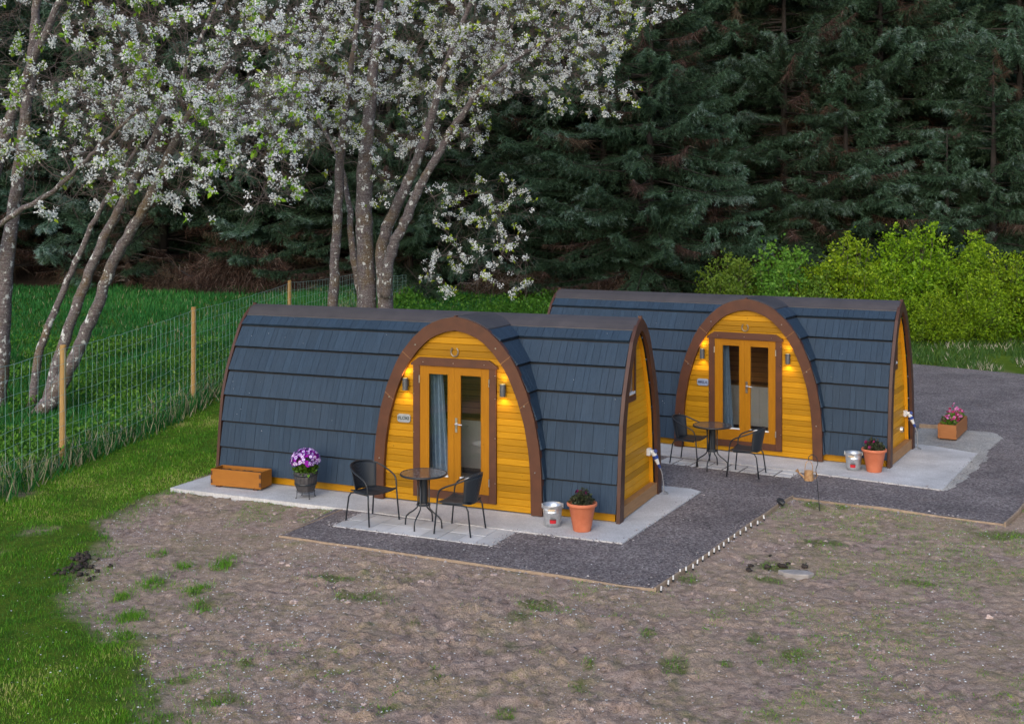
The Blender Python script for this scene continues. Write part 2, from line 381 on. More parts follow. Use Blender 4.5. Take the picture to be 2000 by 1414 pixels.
grass_spots = [(303, 1138, 28, 15), (386, 1152, 20, 12), (238, 1163, 16, 9), (400, 1184, 22, 12), (258, 1205, 30, 12), (240, 1248, 24, 18), (440, 1098, 26, 12), (307, 1082, 18, 6), (360, 1105, 16, 6), (260, 1290, 30, 14),
    (808, 1220, 16, 8), (850, 1305, 12, 9), (1014, 1208, 24, 12), (860, 1320, 14, 10), (1317, 1298, 28, 18), (1418, 1298, 16, 8), (1340, 1130, 26, 10), (1262, 1238, 16, 12), (985, 1392, 26, 10), (1130, 1345, 22, 9), (1150, 1300, 14, 14), (754, 1385, 16, 8),
    (1610, 1060, 50, 8), (1585, 985, 22, 7), (1650, 990, 18, 7), (1500, 1132, 34, 9), (1790, 1140, 44, 8), (1560, 1275, 30, 10), (1480, 1250, 20, 8), (480, 1300, 26, 8), (410, 1370, 40, 14), (350, 1330, 30, 10), (1050, 1185, 40, 14), (650, 1130, 50, 8), (700, 1165, 60, 10), (1960, 1045, 60, 10), (1510, 1105, 40, 10), (420, 1370, 60, 20)]
def ell(X, Y, spots):
    "soft mask of ground spots given as photo ellipses"
    r = np.zeros(np.shape(X))
    for (px, py, rx, ry) in spots:
        cx, cy = G(px, py); ax = rx * cy / FPX; ay = max(.06, ry * cy * cy / (FPX * CAMH))
        d = ((X - cx) / ax) ** 2 + ((Y - cy) / ay) ** 2
        r = np.maximum(r, 1 - sstep(.35, 1.25, d))
    return r
def masks(X, Y):
    jx = fbm(X * 2.2, Y * 2.2, 3) * .55; jy = fbm(X * 2.2, Y * 2.2, 9) * .8
    lawn = pip(X + jx, Y + jy, lawn_poly).astype(float)
    back = ((X < -3.2 + jx) & (Y > 19.5)) | (X < -8.3) | (Y > 34.0 + jy + .0 * X) | ((X > 11) & (Y > 45.2 - X + jy * 2)) | ((X < 2) & (Y > 26))
    lawn = np.maximum(lawn, (back & ~pip(X, Y, gravel_poly)).astype(float))
    bx = X + jx * .4; by = Y + jy * .4
    lawn = np.clip(lawn - ell(bx, by, soil_spots), 0, 1)
    tuft = ell(bx, by, grass_spots)
    return lawn, tuft
def soft_lawn(X, Y, r=.28):
    q = masks(X, Y)[0] * 1.0
    for k in range(8):
        o_ = r * (.5 + .8 * (k % 2)); q = q + masks(X + o_ * math.cos(k * .785), Y + 1.35 * o_ * math.sin(k * .785))[0]
    return q / 9
def flat_zone(X, Y):
    return pip(X, Y, gravel_poly) | pip(X, Y, W1) | pip(X, Y, W2)
def seg_dist(X, Y, pts):
    d = np.full(np.shape(X), 1e9)
    for (x0, y0), (x1, y1) in zip(pts[:-1], pts[1:]):
        L2 = (x1 - x0) ** 2 + (y1 - y0) ** 2; t = np.clip(((X - x0) * (x1 - x0) + (Y - y0) * (y1 - y0)) / L2, 0, 1)
        d = np.minimum(d, np.hypot(X - x0 - t * (x1 - x0), Y - y0 - t * (y1 - y0)))
    return d
def soil_h(X, Y):
    h = fbm(X * 1.1, Y * 1.1, 21, 3) * .05
    r = 1 - np.abs(fbm(X * 4.5, Y * 5.5, 31, 4)) * 4.2
    h = h + (np.clip(r, -1, 1)) * .010 + fbm(X * 14, Y * 17, 41, 3) * .042
    zone = np.clip(np.exp(-((X + .7) / 2.4) ** 2 - ((Y - 11.2) / 1.9) ** 2) * 1.5 + sstep(.02, .2, fbm(X * .8, Y * .8, 57)) * .7, 0, 1.2)
    h = h - .030 * np.clip(1 - np.abs(fbm(X * 1.9 + .3 * fbm(X * 9, Y * 9, 2), Y * 2.1, 33, 3)) * 34, 0, 1) * sstep(-.06, .06, fbm(X * 1.3, Y * 1.3, 34))
    wx, wy = X * .86 + Y * .5 + fbm(X * 3, Y * 3, 58) * .5, Y * .86 - X * .5 + fbm(X * 3, Y * 3, 59) * .5
    c = fbm(wx * 3.4, wy * 6.5, 55, 4); c2 = fbm(X * 11, Y * 13, 56, 3)
    h = h + np.minimum(np.clip(c - .04, 0, .3) * .30, .030) * zone + np.clip(c2 - .05, 0, .3) * .16 * zone + fbm(X * 19, Y * 22, 43, 3) * .024 * zone
    e = sstep(.02, .45, seg_dist(X, Y, [gravel_poly[-1]] + gravel_poly[:6]))
    return (h - .035) * (.12 + .88 * e) - .008 * (1 - e)
def ground_z(X, Y):
    X = np.asarray(X, float); Y = np.asarray(Y, float)
    L, T = masks(X, Y)
    z = terrain(X, Y)
    near = 1 - sstep(26, 34, Y)
    z = z + near * (1 - L) * soil_h(X, Y) + L * (fbm(X * .8, Y * .8, 71) * .10 * sstep(7, 12, Y) - .01)
    z = z + .020 * near
    mx, my = G(132, 1340); z = z + .09 * np.exp(-(((X - mx) / .22) ** 2 + ((Y - my) / .3) ** 2)) + .05 * fbm(X * 9, Y * 9, 5) * np.exp(-(((X - mx) / .3) ** 2 + ((Y - my) / .4) ** 2))
    return np.where(flat_zone(X, Y), np.minimum(z, -.07), z)

def axis(lo, hi, fine, coarse_lo, coarse_hi, g=1.16, mx=8):
    a = list(np.arange(lo, hi + 1e-6, fine)); s = fine
    while a[-1] < coarse_hi: s = min(s * g, mx); a.append(a[-1] + s)
    s = fine; b = [lo]
    while b[-1] > coarse_lo: s = min(s * g, mx); b.append(b[-1] - s)
    return np.array(b[::-1][:-1] + a)
xs = axis(-6.4, 8.6, .035, -260, 260); ys = axis(9.2, 18.2, .035, -60, 320, 1.05, 6)
GX, GY = np.meshgrid(xs, ys)
GZ = ground_z(GX, GY)
L_, T_ = masks(GX, GY); near_ = (np.abs(GX) < 9) & (GY < 19); sl_ = soft_lawn(GX[near_], GY[near_]); L_[near_] = np.clip(sl_ * 1.6 - .3 + fbm(GX[near_] * 4, GY[near_] * 4, 95) * 2.2 * (1 - sl_), 0, 1)
g = MB(); nx, ny = len(xs), len(ys)
i = np.arange(ny - 1)[:, None] * nx + np.arange(nx - 1)[None]
g.add(np.stack([GX, GY, GZ], -1).reshape(-1, 3), np.stack([i, i + 1, i + nx + 1, i + nx], -1).reshape(-1, 4))
def ground_mat():
    k = NT('soil_and_turf'); co = k.coords((1, 1, 1), True)
    a = k.noise(co, 1.3, 5, .6); b = k.noise(co, 9, 6, .65); c3 = k.noise(co, 60, 4, .7)
    soil = k.ramp(b, [(.30, (.20, .140, .115)), (.5, (.48, .35, .292)), (.70, (.68, .525, .445))])
    soil = k.mix(k.ramp(a, [(.4, (0, 0, 0)), (.65, (.6, .6, .6))]), soil, (.58, .435, .30))
    soil = k.mix(k.ramp(c3, [(.35, (.55, .55, .55)), (.6, (0, 0, 0))]), soil, (.12, .084, .078))
    mossn = k.math('MULTIPLY', k.ramp(k.noise(co, .9, 6, .7), [(.45, (0, 0, 0)), (.62, (.85, .85, .85))]), k.ramp(k.noise(co, 22, 3, .7), [(.42, (0, 0, 0)), (.62, (.75, .75, .75))]))
    soil = k.mix(mossn, soil, (.25, .225, .085))
    turf = k.ramp(k.noise(co, 5, 5, .7), [(.3, (.055, .11, .010)), (.7, (.13, .20, .016))])
    lit = k.ramp(k.noise(co, .5, 5, .7), [(.3, (.030, .022, .015)), (.7, (.065, .045, .030))])
    m1 = k.attr('grass'); m2 = k.attr('litter'); m3 = k.attr('moss')
    soil = k.mix(k.math('MULTIPLY', m3, k.ramp(k.noise(co, 30, 3, .7), [(.35, (.2, .2, .2)), (.6, (.9, .9, .9))])), soil, (.095, .130, .025))
    c = k.mix(m1, soil, turf); c = k.mix(m2, c, lit)
    peb = k.voro(co, 38); pm_ = k.ramp(peb.outputs["Distance"], [(.10, (1, 1, 1)), (.16, (0, 0, 0))])
    sel = k.ramp(peb.outputs["Color"], [(.80, (0, 0, 0)), (.84, (1, 1, 1))])
    c = k.mix(k.math('MULTIPLY', k.math('MULTIPLY', pm_, sel), k.math('SUBTRACT', 1.0, m1)), c, (.66, .64, .63))
    hh = k.math('ADD', k.math('MULTIPLY', b, 1.0), k.math('MULTIPLY', c3, .55)); k.bump(hh, .06, .9)
    return k.fin(c, .95, 0, .15)
M['ground'] = ground_mat()
ground = tag(g.build('ground', M['ground'], smooth=True), kind='structure')
for nm, arr in (('grass', L_), ('litter', sstep(41.0, 45.0, GY + fbm(GX * .3, GY * .3, 88) * 5) * (GX < 200)), ('moss', T_)):
    at = ground.data.attributes.new(nm, 'FLOAT', 'POINT'); at.data.foreach_set("value", arr.astype(np.float32).ravel())

def gz(x, y): return float(ground_z(np.array([x]), np.array([y]))[0])

# gravel, slabs, patios
def gravel_mat(name, cols, sc=38):
    k = NT(name); co = k.coords((1, 1, 1), True)
    v = k.voro(co, sc); big = k.noise(co, .8, 5, .65)
    c = k.ramp(v.outputs["Color"], [(0, cols[0]), (.55, cols[1]), (.93, cols[2]), (1, cols[3])])
    c = k.mix(1.0, c, k.ramp(big, [(.3, (.66, .65, .66)), (.7, (1.22, 1.19, 1.15))]), 'MULTIPLY')
    sd = k.noise(co, 2.7, 5, .7); c = k.mix(k.ramp(sd, [(.56, (0, 0, 0)), (.75, (.45, .45, .45))]), c, tuple(cols[1][i] * (1.15, .98, .82)[i] for i in range(3)))
    h = k.math('ADD', v.outputs["Distance"], k.noise(co, 130, 3, .7)); k.bump(h, .03, 1.0)
    return k.fin(c, .9, 0, .2)
M['gravel'] = gravel_mat('dark_gravel', [(.115, .10, .108), (.295, .26, .27), (.46, .425, .425), (.72, .69, .68)])
M['palegravel'] = gravel_mat('pale_gravel', [(.40, .39, .38), (.62, .61, .59), (.74, .73, .71), (.85, .84, .82)], 48)
def sheet(name, poly, z, mat, thick=None, fnz=None):
    b = MB(); n = len(poly)
    if thick is None: b.add([(x, y, z) for x, y in poly], [list(range(n))])
    else: b.prism(poly, lambda a, c, d: (a, c, d), z - thick, z)
    return tag(b.build(name, mat), kind='structure')
sheet('gravel', gravel_poly, 0.028, M['gravel'])
def conc_mat():
    k = NT('concrete'); co = k.coords((1, 1, 1), True)
    a = k.noise(co, 1.6, 6, .65); b = k.noise(co, 40, 4, .7); br = k.noise(k.coords((1, 9, 1), True), 4, 4, .6)
    c = k.ramp(a, [(.3, (.46, .455, .46)), (.7, (.70, .695, .70))])
    c = k.mix(k.ramp(b, [(.3, (.5, .5, .5)), (.6, (0, 0, 0))]), c, (.26, .25, .245))
    c = k.mix(k.ramp(br, [(.55, (0, 0, 0)), (.75, (.35, .35, .35))]), c, (.30, .285, .27)); k.bump(k.math('ADD', b, a), .006, .5)
    return k.fin(c, .85, 0, .25)
M['concrete'] = conc_mat()
sheet('concrete_slab', W1, .045, M['concrete'], .10)
sheet('concrete_slab', W2, .045, M['concrete'], .10)
M['paver'] = pm('pale_paving', (.46, .46, .465), (.62, .62, .63), 3, .8, .3, .004, 40, tint=.16, world=True)
M['joint'] = pm('paving_joint_sand', (.10, .095, .10), (.17, .16, .16), 20, .95, .3, .004, 60, world=True)
def patio(x0, x1, y0, y1, nx_, ny_, A, O, gap):
    b = MB(); dx = (x1 - x0) / nx_; dy = (y1 - y0) / ny_; c, s = math.cos(A), math.sin(A)
    Mx = Matrix.Translation((O[0], O[1], 0)) @ Matrix.Rotation(A, 4, 'Z')
    for q in range(nx_):
        for r in range(ny_):
            h = .040 + random.uniform(-.003, .003)
            b.box(x0 + q * dx + gap, x0 + (q + 1) * dx - gap, y0 + r * dy + gap, y0 + (r + 1) * dy - gap, -.03, h, random.random(), Mx)
    p = tag(b.build('patio', M['paver'], bevel=.004), kind='structure')
    j = MB(); j.box(x0 + .01, x1 - .01, y0 + .01, y1 - .01, -.035, .031, .5, Mx); tag(j.build('patio_bed', M['joint']), kind='structure')
patio(-3.58, -1.15, -1.64, -.885, 9, 2, P1A, P1, .003)
patio(-3.60, -1.21, -1.50, -.995, 8, 2, P2A, P2, .017)
pg = [pod_pt(*p, P2A, P2) for p in [(-.15, 2.42), (.9, 2.12), (1.14, 2.12), (1.25, 3.2), (1.30, 4.0), (1.05, 4.5), (.4, 4.45), (-.33, 4.30)]]
pg = [pod_pt(*p, P2A, P2) for p in [(-.15, 2.42), (.3, 2.42), (.3, 2.0), (.95, 2.0), (.95, -1.05), (1.10, -1.22), (1.22, -.9), (1.17, -.5), (1.30, -.2), (1.22, .3), (1.34, .8), (1.24, 1.2), (1.36, 1.6), (1.28, 2.0), (1.22, 2.3), (1.25, 3.2), (1.30, 4.0), (1.05, 4.5), (.4, 4.45), (-.33, 4.30)]]
_q = []
for (x0, y0), (x1, y1) in zip(pg, pg[1:] + pg[:1]):
    for f in np.linspace(0, 1, max(2, int(math.hypot(x1 - x0, y1 - y0) / .05)))[:-1]: _q.append((x0 + (x1 - x0) * f, y0 + (y1 - y0) * f))
_q = np.array(_q)
for _ in range(12): _q = (np.roll(_q, 1, 0) + 2 * _q + np.roll(_q, -1, 0)) / 4
pg = [tuple(p) for p in _q + np.random.default_rng(9).normal(0, .018, _q.shape)]
sheet('pale_gravel', pg, .034, M['palegravel'])

# ------------------------------------------------------------------ the glamping pods
PL, PW, PC = 6.83, 2.045, -2.465
_pz = [0, .13, .533, .941, 1.35, 1.738, 2.109, 2.448, 2.64, 2.72, 2.755]
_pu = [.985, .975, .938, .900, .844, .731, .562, .387, .215, .09, 0]
_az = [0, .57, .965, 1.38, 1.75, 2.06, 2.24, 2.44, 2.60, 2.68, 2.745, 2.78]
_au = [1.362, 1.352, 1.318, 1.24, 1.12, .98, .87, .70, .52, .38, .2, 0]
def smooth_fn(z, u):
    z = np.array(z); u = np.array(u)
    return lambda q: float(np.interp(q, z, u))
uP = smooth_fn(_pz, _pu); uA = smooth_fn(_az, _au)
uAi = lambda z: 1.205 / 1.362 * uA(z * 2.78 / 2.585)
uPi = lambda z: .845 / .985 * uP(z * 2.755 / 2.585)
YC = PW / 2
def yF(z): return YC - uP(z)
def arch_line(fn, ztop, n=40, z0=0.0):
    "half outlines joined: list of (u, z) from left foot over the top to the right foot"
    zs = [z0 + (ztop - z0) * (1 - (1 - t) ** 2.2) for t in np.linspace(0, 1, n)]
    L = [(-fn(z), z) for z in zs]; L[-1] = (0.0, ztop); return L + [(-a, b) for a, b in L[::-1][1:]]
LEV = [.13, .533, .941, 1.35, 1.738, 2.109, 2.448, 2.665]
def shingles(b, cols, lip=.040, dk=None):
    for Pb0, Pb1, Pt0, Pt1 in cols:
        Pb0, Pb1, Pt0, Pt1 = map(np.array, (Pb0, Pb1, Pt0, Pt1))
        n = np.cross(Pb1 - Pb0, Pt0 - Pb0); ln = np.linalg.norm(n)
        if ln < 1e-9: continue
        n /= ln; j = random.uniform(0, .003); l = lip + random.uniform(-.001, .001); dn = random.uniform(-.0008, .0008)
        if dk is not None: dk.add([Pb0 - n * .012, Pb1 - n * .012, Pt1 - n * .012, Pt0 - n * .012], [[0, 1, 2, 3]])
        ew = (Pb1 - Pb0) / (np.linalg.norm(Pb1 - Pb0) + 1e-9) * .0018; Pb0, Pt0, Pb1, Pt1 = Pb0 + ew, Pt0 + ew, Pb1 - ew, Pt1 - ew
        Pt0, Pt1 = Pt0 + (Pb0 - Pt0) * .075, Pt1 + (Pb1 - Pt1) * .075  # tops cut short: bared dark felt stands in for shade under the lip
        dv = (Pb0 - Pt0) / (np.linalg.norm(Pb0 - Pt0) + 1e-9) * (.006 + dn)
        v = [Pb0 + dv + n * (l + j), Pb1 + dv + n * (l + j), Pt1 + n * (.003 + j), Pt0 + n * (.003 + j), Pb0 + dv - n * .004, Pb1 + dv - n * .004]
        b.add(v, [[0, 1, 2, 3], [4, 5, 1, 0], [4, 0, 3], [5, 2, 1]], random.random())
def colbreaks(x0, x1, lo=.075, hi=.19):
    r = [x0]
    while r[-1] < x1 - .07: r.append(min(x1, r[-1] + random.uniform(lo, hi)))
    if x1 - r[-1] > 1e-6: r[-1] = x1
    return r

def make_pod():
    root = thing('glamping_pod', 'x', 'cabin', group='arched wooden glamping pods')
    # roof tiles: front slope (open behind the door arch), back slope, dormer cheeks
    rl, rr_, rb, rd, fds = MB(), MB(), MB(), [MB(), MB()], [MB(), MB()]
    for k in range(7):
        zb, zt = LEV[k], LEV[k + 1]; yb, yt = yF(zb), yF(zt)
        xb = colbreaks(-PL + .03, -.03)
        for x0, x1 in zip(xb[:-1], xb[1:]):
            e0 = uA(zt) - .05
            if max(abs(x0 - PC), abs(x1 - PC)) < e0: continue
            a0, a1 = x0, x1
            if x0 < PC - e0 < x1 and x1 < PC: a1 = PC - e0
            if x0 < PC + e0 < x1 and x0 > PC: a0 = PC + e0
            lft = (a0 + a1) / 2 < PC
            shingles(rl if lft else rr_, [((a0, yb, zb), (a1, yb, zb), (a0, yt, zt), (a1, yt, zt))], dk=fds[0 if lft else 1])
        xb = colbreaks(-PL + .03, -.03)
        for x0, x1 in zip(xb[:-1], xb[1:]):
            shingles(rb, [((x1, PW - yb, zb), (x0, PW - yb, zb), (x1, PW - yt, zt), (x0, PW - yt, zt))])
        for si, sg in enumerate((-1, 1)):
            ub, ut = uA(zb), uA(zt); y0 = -.055
            nC = max(1, int(round((yb + .02 - y0) / .13)) + (1 if k > 3 else 0))
            fr = np.linspace(0, 1, nC + 1)
            for f0, f1 in zip(fr[:-1], fr[1:]):
                q = lambda f, z, u: (PC + sg * u, y0 + (yF(z) + .03 - y0) * f, z)
                c4 = (q(f0, zb, ub), q(f1, zb, ub), q(f0, zt, ut), q(f1, zt, ut))
                if sg < 0: c4 = (c4[1], c4[0], c4[3], c4[2])
                shingles(rd[si], [c4], dk=fds[si])
    for q_ in (rl, rr_, rb): q_.build('roof_slope', M['tile'], root)
    for q_ in rd: q_.build('dormer_cheek', M['tile'], root)
    for q_ in fds: q_.build('roof_deck', M['under'], root)
    # dark deck under the tiles, back and dormer top
    cap = MB()
    A = [(YC - uP(z) * 1.0 - .012, z + .012) for z in (2.60, 2.67, 2.72)] + [(YC, 2.772)]
    A = A + [(PW - a, z) for a, z in A[::-1][1:]]
    Bq = [(a, z - .022) for a, z in A]
    cap.ring(A, Bq, lambda a, z, d: (d, a, z), -PL + .0, .0)
    rc = cap.build('ridge_cap', M['ridge'], root)
    dc = MB()
    A = [(-uA(z) - .006, z + .012) for z in (2.61, 2.66, 2.71, 2.75)] + [(0, 2.785)]
    A = A + [(-a, z) for a, z in A[::-1][1:]]
    dc.ring([(PC + a, z) for a, z in A], [(PC + a, z - .022) for a, z in A], lambda a, z, d: (a, d, z), -.05, YC - .12)
    dc.build('dormer_cap', M['ridge'], root)
    dk = MB()
    zl = [.02] + LEV
    for sgn in (1,):
        pts = [(PW - yF(z) - .03, z) for z in zl] 
        v = []; 
        for x in (-PL + .05, -.09): v += [(x, y, z) for y, z in pts]
        n = len(pts); dk.add(v, np.array([[q, q + 1, n + q + 1, n + q] for q in range(n - 1)]))
    dk.build('roof_deck', M['under'], root)
    # end verge boards, reveals, end walls, plinths
    O_ = [(YC + a * 1.018 - .0, z) for a, z in arch_line(lambda z: uP(z) + .024, 2.795)]
    I_ = [(YC + a, z) for a, z in arch_line(uPi, 2.585)]
    for xa, xb in ((-.022, .03), (-PL - .03, -PL + .022)):
        t = MB(); t.ring(O_, I_, lambda a, z, d: (d, a, z), xa, xb); t.build('verge_board', M['brown_dark'], root)
    I2 = [(YC + a * .985, z - .012) for a, z in arch_line(uPi, 2.585)]
    for sx, name in ((-.10, 0), (-PL + .10, 1)):
        wl = MB(); z = .02; H_ = 2.56; pk = .098
        side = 1 if name == 0 else -1
        while z < H_ - .02:
            z1 = min(z + pk, H_); g_ = .006; tn = random.random()
            e = lambda q: uPi(min(q, 2.56)) + .01
            for za, zb, d0, d1 in ((z, z + g_, .009, 0), (z + g_, z1 - g_, 0, 0), (z1 - g_, z1, 0, .009)):
                wl.add([(sx - side * d0, YC - e(za), za), (sx - side * d0, YC + e(za), za), (sx - side * d1, YC + e(zb), zb), (sx - side * d1, YC - e(zb), zb)], [[0, 1, 2, 3]], tn)
            z = z1
        wl.build('end_wall', M['gold_end'], root)
        rv = MB(); xa, xb = (-.125, -.046) if name == 0 else (-PL + .046, -PL + .125)
        rv.ring(I_, I2, lambda a, z, d: (d, a, z), xa, xb); rv.build('reveal', M['gold_end'], root)
        sk = MB(); xa, xb = (-.10, .012) if name == 0 else (-PL - .012, -PL + .10)
        sk.box(xa, xb, YC - .84, YC + .84, .012, .185); sk.build('plinth', M['skirt'], root, bevel=.006)
    # end window following the arch
    wp = [(.33, 1.56), (1.05, 1.56), (1.05, 2.40), (.93, 2.42), (.74, 2.28), (.55, 1.98), (.42, 1.74)]
    cx, cz = .78, 1.90
    inn = [(cx + (a - cx) * .74, cz + (z - cz) * .78 - .0) for a, z in wp]
    inn2 = [(cx + (a - cx) * .60, cz + (z - cz) * .66 - .0) for a, z in wp]
    f = MB(); f.ring(wp, inn, lambda a, z, d: (d, a, z), -.098, -.066, True); wf = f.build('window_frame', M['brown'], root)
    f = MB(); f.ring(inn, inn2, lambda a, z, d: (d, a, z), -.098, -.078, True); f.build('sash', M['door_wood'], wf)
    f = MB(); f.prism(inn2, lambda a, z, d: (d, a, z), -.096, -.090); f.build('pane', M['winglass'], wf)
    f = MB(); f.box(-.092, -.062, .47, 1.0, 1.66, 1.70); f.build('sill', M['white'], wf, bevel=.004)
    # base boards at the front and back
    for a in ((-PL + .06, PC - uA(.1) + .02, .062, .10), (PC + uA(.1) - .02, -.06, .062, .10), (-PL + .06, -.06, PW - .10, PW - .062)):
        bb = MB(); bb.box(*a, .012, .142); bb.build('baseboard', M['gold'], root)
    # door arch
    t = MB(); Oa = [(PC + a, z) for a, z in arch_line(lambda z: uA(z) + .012, 2.80, z0=.012)]; Ia = [(PC + a, z) for a, z in arch_line(uAi, 2.585, z0=.012)]
    t.ring(Oa, Ia, lambda a, z, d: (a, d, z), -.10, -.012)
    ar = t.build('door_arch', M['brown'], root)
    for zz in (.62, 1.55, 2.35):
        for sg in (-1, 1):
            u = (uA(zz) + uAi(zz)) / 2; bt = MB(); bt.tube([(PC + sg * u, -.098, zz), (PC + sg * u, -.108, zz)], .011, 8); bt.build('bolt', M['steel'], ar)
    for zz in (1.62, 2.24):
        for sg in (-1, 1):
            u0, u1 = uA(zz) + .008, uAi(zz - .11) + .004
            jn = MB(); jn.tube([(PC + sg * u0, -.1005, zz), (PC + sg * u1, -.1005, zz - .11)], .003, 4); jn.build('scarf_joint', M['skirt'], ar)
    # plank wall round the door
    wl = MB(); z = .015; pk = .0945; y0 = -.030; DX0, DX1, DZ = -3.13, -1.88, 2.10
    while z < 2.56:
        z1 = min(z + pk, 2.575); g_ = .006
        spans = [(None, DX0), (DX1, None)] if z < DZ - .05 else [(None, None)]
        if z < .11: spans = [(None, None)]
        for xa, xb in spans:
            tn = random.random()
            for za, zb, d0, d1 in ((z, z + g_, .011, 0), (z + g_, z1 - g_, 0, 0), (z1 - g_, z1, 0, .011)):
                L0 = PC - uAi(za) - .01 if xa is None else xa; L1 = PC - uAi(zb) - .01 if xa is None else xa
                R0 = PC + uAi(za) + .01 if xb is None else xb; R1 = PC + uAi(zb) + .01 if xb is None else xb
                wl.add([(L0, y0 + d0, za), (R0, y0 + d0, za), (R1, y0 + d1, zb), (L1, y0 + d1, zb)], [[0, 1, 2, 3]], tn)
        z = z1
    wl.build('front_wall', M['gold'], root)
    # brown door surround
    fr = MB(); yo = -.066
    fr.box(-3.178, -3.066, yo, -.02, .10, 2.045); fr.box(-1.932, -1.820, yo, -.02, .10, 2.045)
    fr.box(-3.066, -1.932, yo, -.02, .10, .215)
    dfr = fr.build('door_frame', M['brown'], root, bevel=.004)
    hd = MB(); hd.prism([(-3.205, 2.045), (-1.793, 2.045), (-1.793, 2.075), (-1.93, 2.165), (-3.07, 2.165), (-3.205, 2.075)], lambda a, z, d: (a, d, z), -.085, -.02)
    hd.build('lintel', M['brown'], dfr, bevel=.003)
    for xx, zz, yy in [(x_, z_, -.064) for x_ in (-3.165, -1.833) for z_ in (.4, 1.05, 1.62, 1.95)] + [(x_, 2.10, -.083) for x_ in (-3.0, -2.5, -2.0)]:
        sc = MB(); sc.tube([(xx, yy, zz), (xx, yy - .0055, zz)], .006, 6); sc.build('screw', M['steel'], dfr)
    # two glazed leaves
    for (xa, xb, ga, gb, hx) in ((-3.064, -2.500, -2.925, -2.590, -3.07), (-2.498, -1.934, -2.402, -2.052, -1.928)):
        d = MB(); ya, yb = -.058, -.012; z0, z1, gz0, gz1 = .218, 2.043, .425, 1.925
        d.ring([(xa, z0), (xb, z0), (xb, z1), (xa, z1)], [(ga, z0 + .001), (gb, z0 + .001), (gb, z1 - .001), (ga, z1 - .001)], lambda a, z, dd: (a, dd, z), ya, yb, True)
        dl = d.build('door', M['door_wood'], root, bevel=.005)
        for zq in ((z0 + .002, gz0), (gz1, z1 - .002)):
            r = MB(); r.box(ga, gb, ya - .002, yb - .002, *zq); r.build('door_rail', M['door_rail'], dl, bevel=.003)
        for (p, q, s_, t_) in ((ga, ga + .012, gz0, gz1), (gb - .012, gb, gz0, gz1)): 
            bd = MB(); bd.box(p, q, ya - .004, ya + .02, s_, t_); bd.build('glazing_bead', M['door_wood'], dl)
        ws = MB(); ws.box(ga - .0, gb, ya - .014, ya + .01, gz0 - .002, gz0 + .022); ws.build('weather_bar', M['white'], dl, bevel=.003)
        p = MB(); p.box(ga + .002, gb - .002, -.040, -.034, gz0 + .01, gz1 - .002); p.build('pane', M['glass'], dl)
        for zz in (1.84, .40):
            hg = MB(); hg.tube([(hx, -.070, zz - .055), (hx, -.070, zz + .055)], .010, 8); hg.build('hinge', M['steel'], dl)
        if hx > -2:
            h = MB(); h.box(-2.478, -2.444, -.067, -.058, 1.09, 1.30); h.tube([(-2.461, -.066, 1.215), (-2.461, -.105, 1.215), (-2.40, -.112, 1.215), (-2.34, -.110, 1.212)], .009, 8)
            h.tube([(-2.461, -.067, 1.125), (-2.461, -.072, 1.125)], .007, 8)
            h.build('handle', M['steel'], dl, smooth=False)
    # wall lamps, shining up and down
    for xx in (-3.292, -1.700):
        zc = 1.755; yl = -.100; h = .088; r = .042
        b = MB(); b.lathe([(r, -h), (r, h), (r - .004, h), (r - .004, h - .02), (.001, h - .02)], 20, (xx, yl, zc)); b.lathe([(r, -h), (r - .004, -h), (r - .004, -h + .02), (.001, -h + .02)], 20, (xx, yl, zc))
        b.box(xx - .022, xx + .022, yl + r - .006, -.028, zc - .045, zc + .045)
        lamp = b.build('wall_lamp', M['lampmetal'], root, smooth=False)
        gl = MB(); gl.lathe([(.0005, 0), (r - .010, 0)], 16, (xx, yl, zc + h - .016)); gl.build('lamp_lens', M['glow'], lamp)
        gl = MB(); gl.lathe([(r - .010, 0), (.0005, 0)], 16, (xx, yl, zc - h + .016)); gl.build('lamp_lens', M['glow'], lamp)
        for sg in (1, -1):
            ld = bpy.data.lights.new('lamp_beam', 'SPOT'); ld.energy = LAMP_W; ld.color = (1.0, .66, .24); ld.spot_size = math.radians(125); ld.spot_blend = .9; ld.shadow_soft_size = .02
            lo = bpy.data.objects.new('lamp_beam', ld); COL.objects.link(lo); lo.parent = lamp; lo.location = (xx, yl, zc + sg * (h - .004)); lo.rotation_euler = (math.pi if sg > 0 else 0, 0, 0)
    # horseshoe
    hs = MB(); a = np.radians(np.linspace(-55, 235, 26)); hs.tube([(-2.497 + .058 * math.cos(t), -.045, 2.262 - .066 * math.sin(t)) for t in a], .0115, 6)
    hs.build('horseshoe', M['iron'], root)
    # socket on the end wall
    s_ = MB(); s_.box(-.099, -.045, 1.66, 1.76, .62, .73); s_.build('power_inlet', M['white'], root, bevel=.006)
    # what shows through the doors
    fl = MB(); fl.box(-PL + .12, -.12, .12, 1.9, .10, .13); fl.build('inner_floor', M['indark'], root)
    il = MB(); zs = np.linspace(.13, 2.62, 26)
    for z0, z1 in zip(zs[:-1], zs[1:]):
        tn = random.random(); il.add([(-4.6, PW - yF(z0) - .06, z0), (-1.0, PW - yF(z0) - .06, z0), (-1.0, PW - yF(z1 - .006) - .06, z1 - .006), (-4.6, PW - yF(z1 - .006) - .06, z1 - .006)], [[0, 1, 2, 3]], tn)
    il.build('inner_lining', M['inwall'], root)
    for xw in (-3.78, -1.14):
        pw = MB(); pw.prism([(.20, .13), (1.88, .13), (1.72, 1.4), (1.45, 2.1), (1.0, 2.45), (.55, 2.1), (.28, 1.4)], lambda a, z, d: (d, a, z), xw, xw + .03); pw.build('bounce_partition', M['bounce_wood'], root)  # pale walls added beside the doorway to bounce daylight round the room
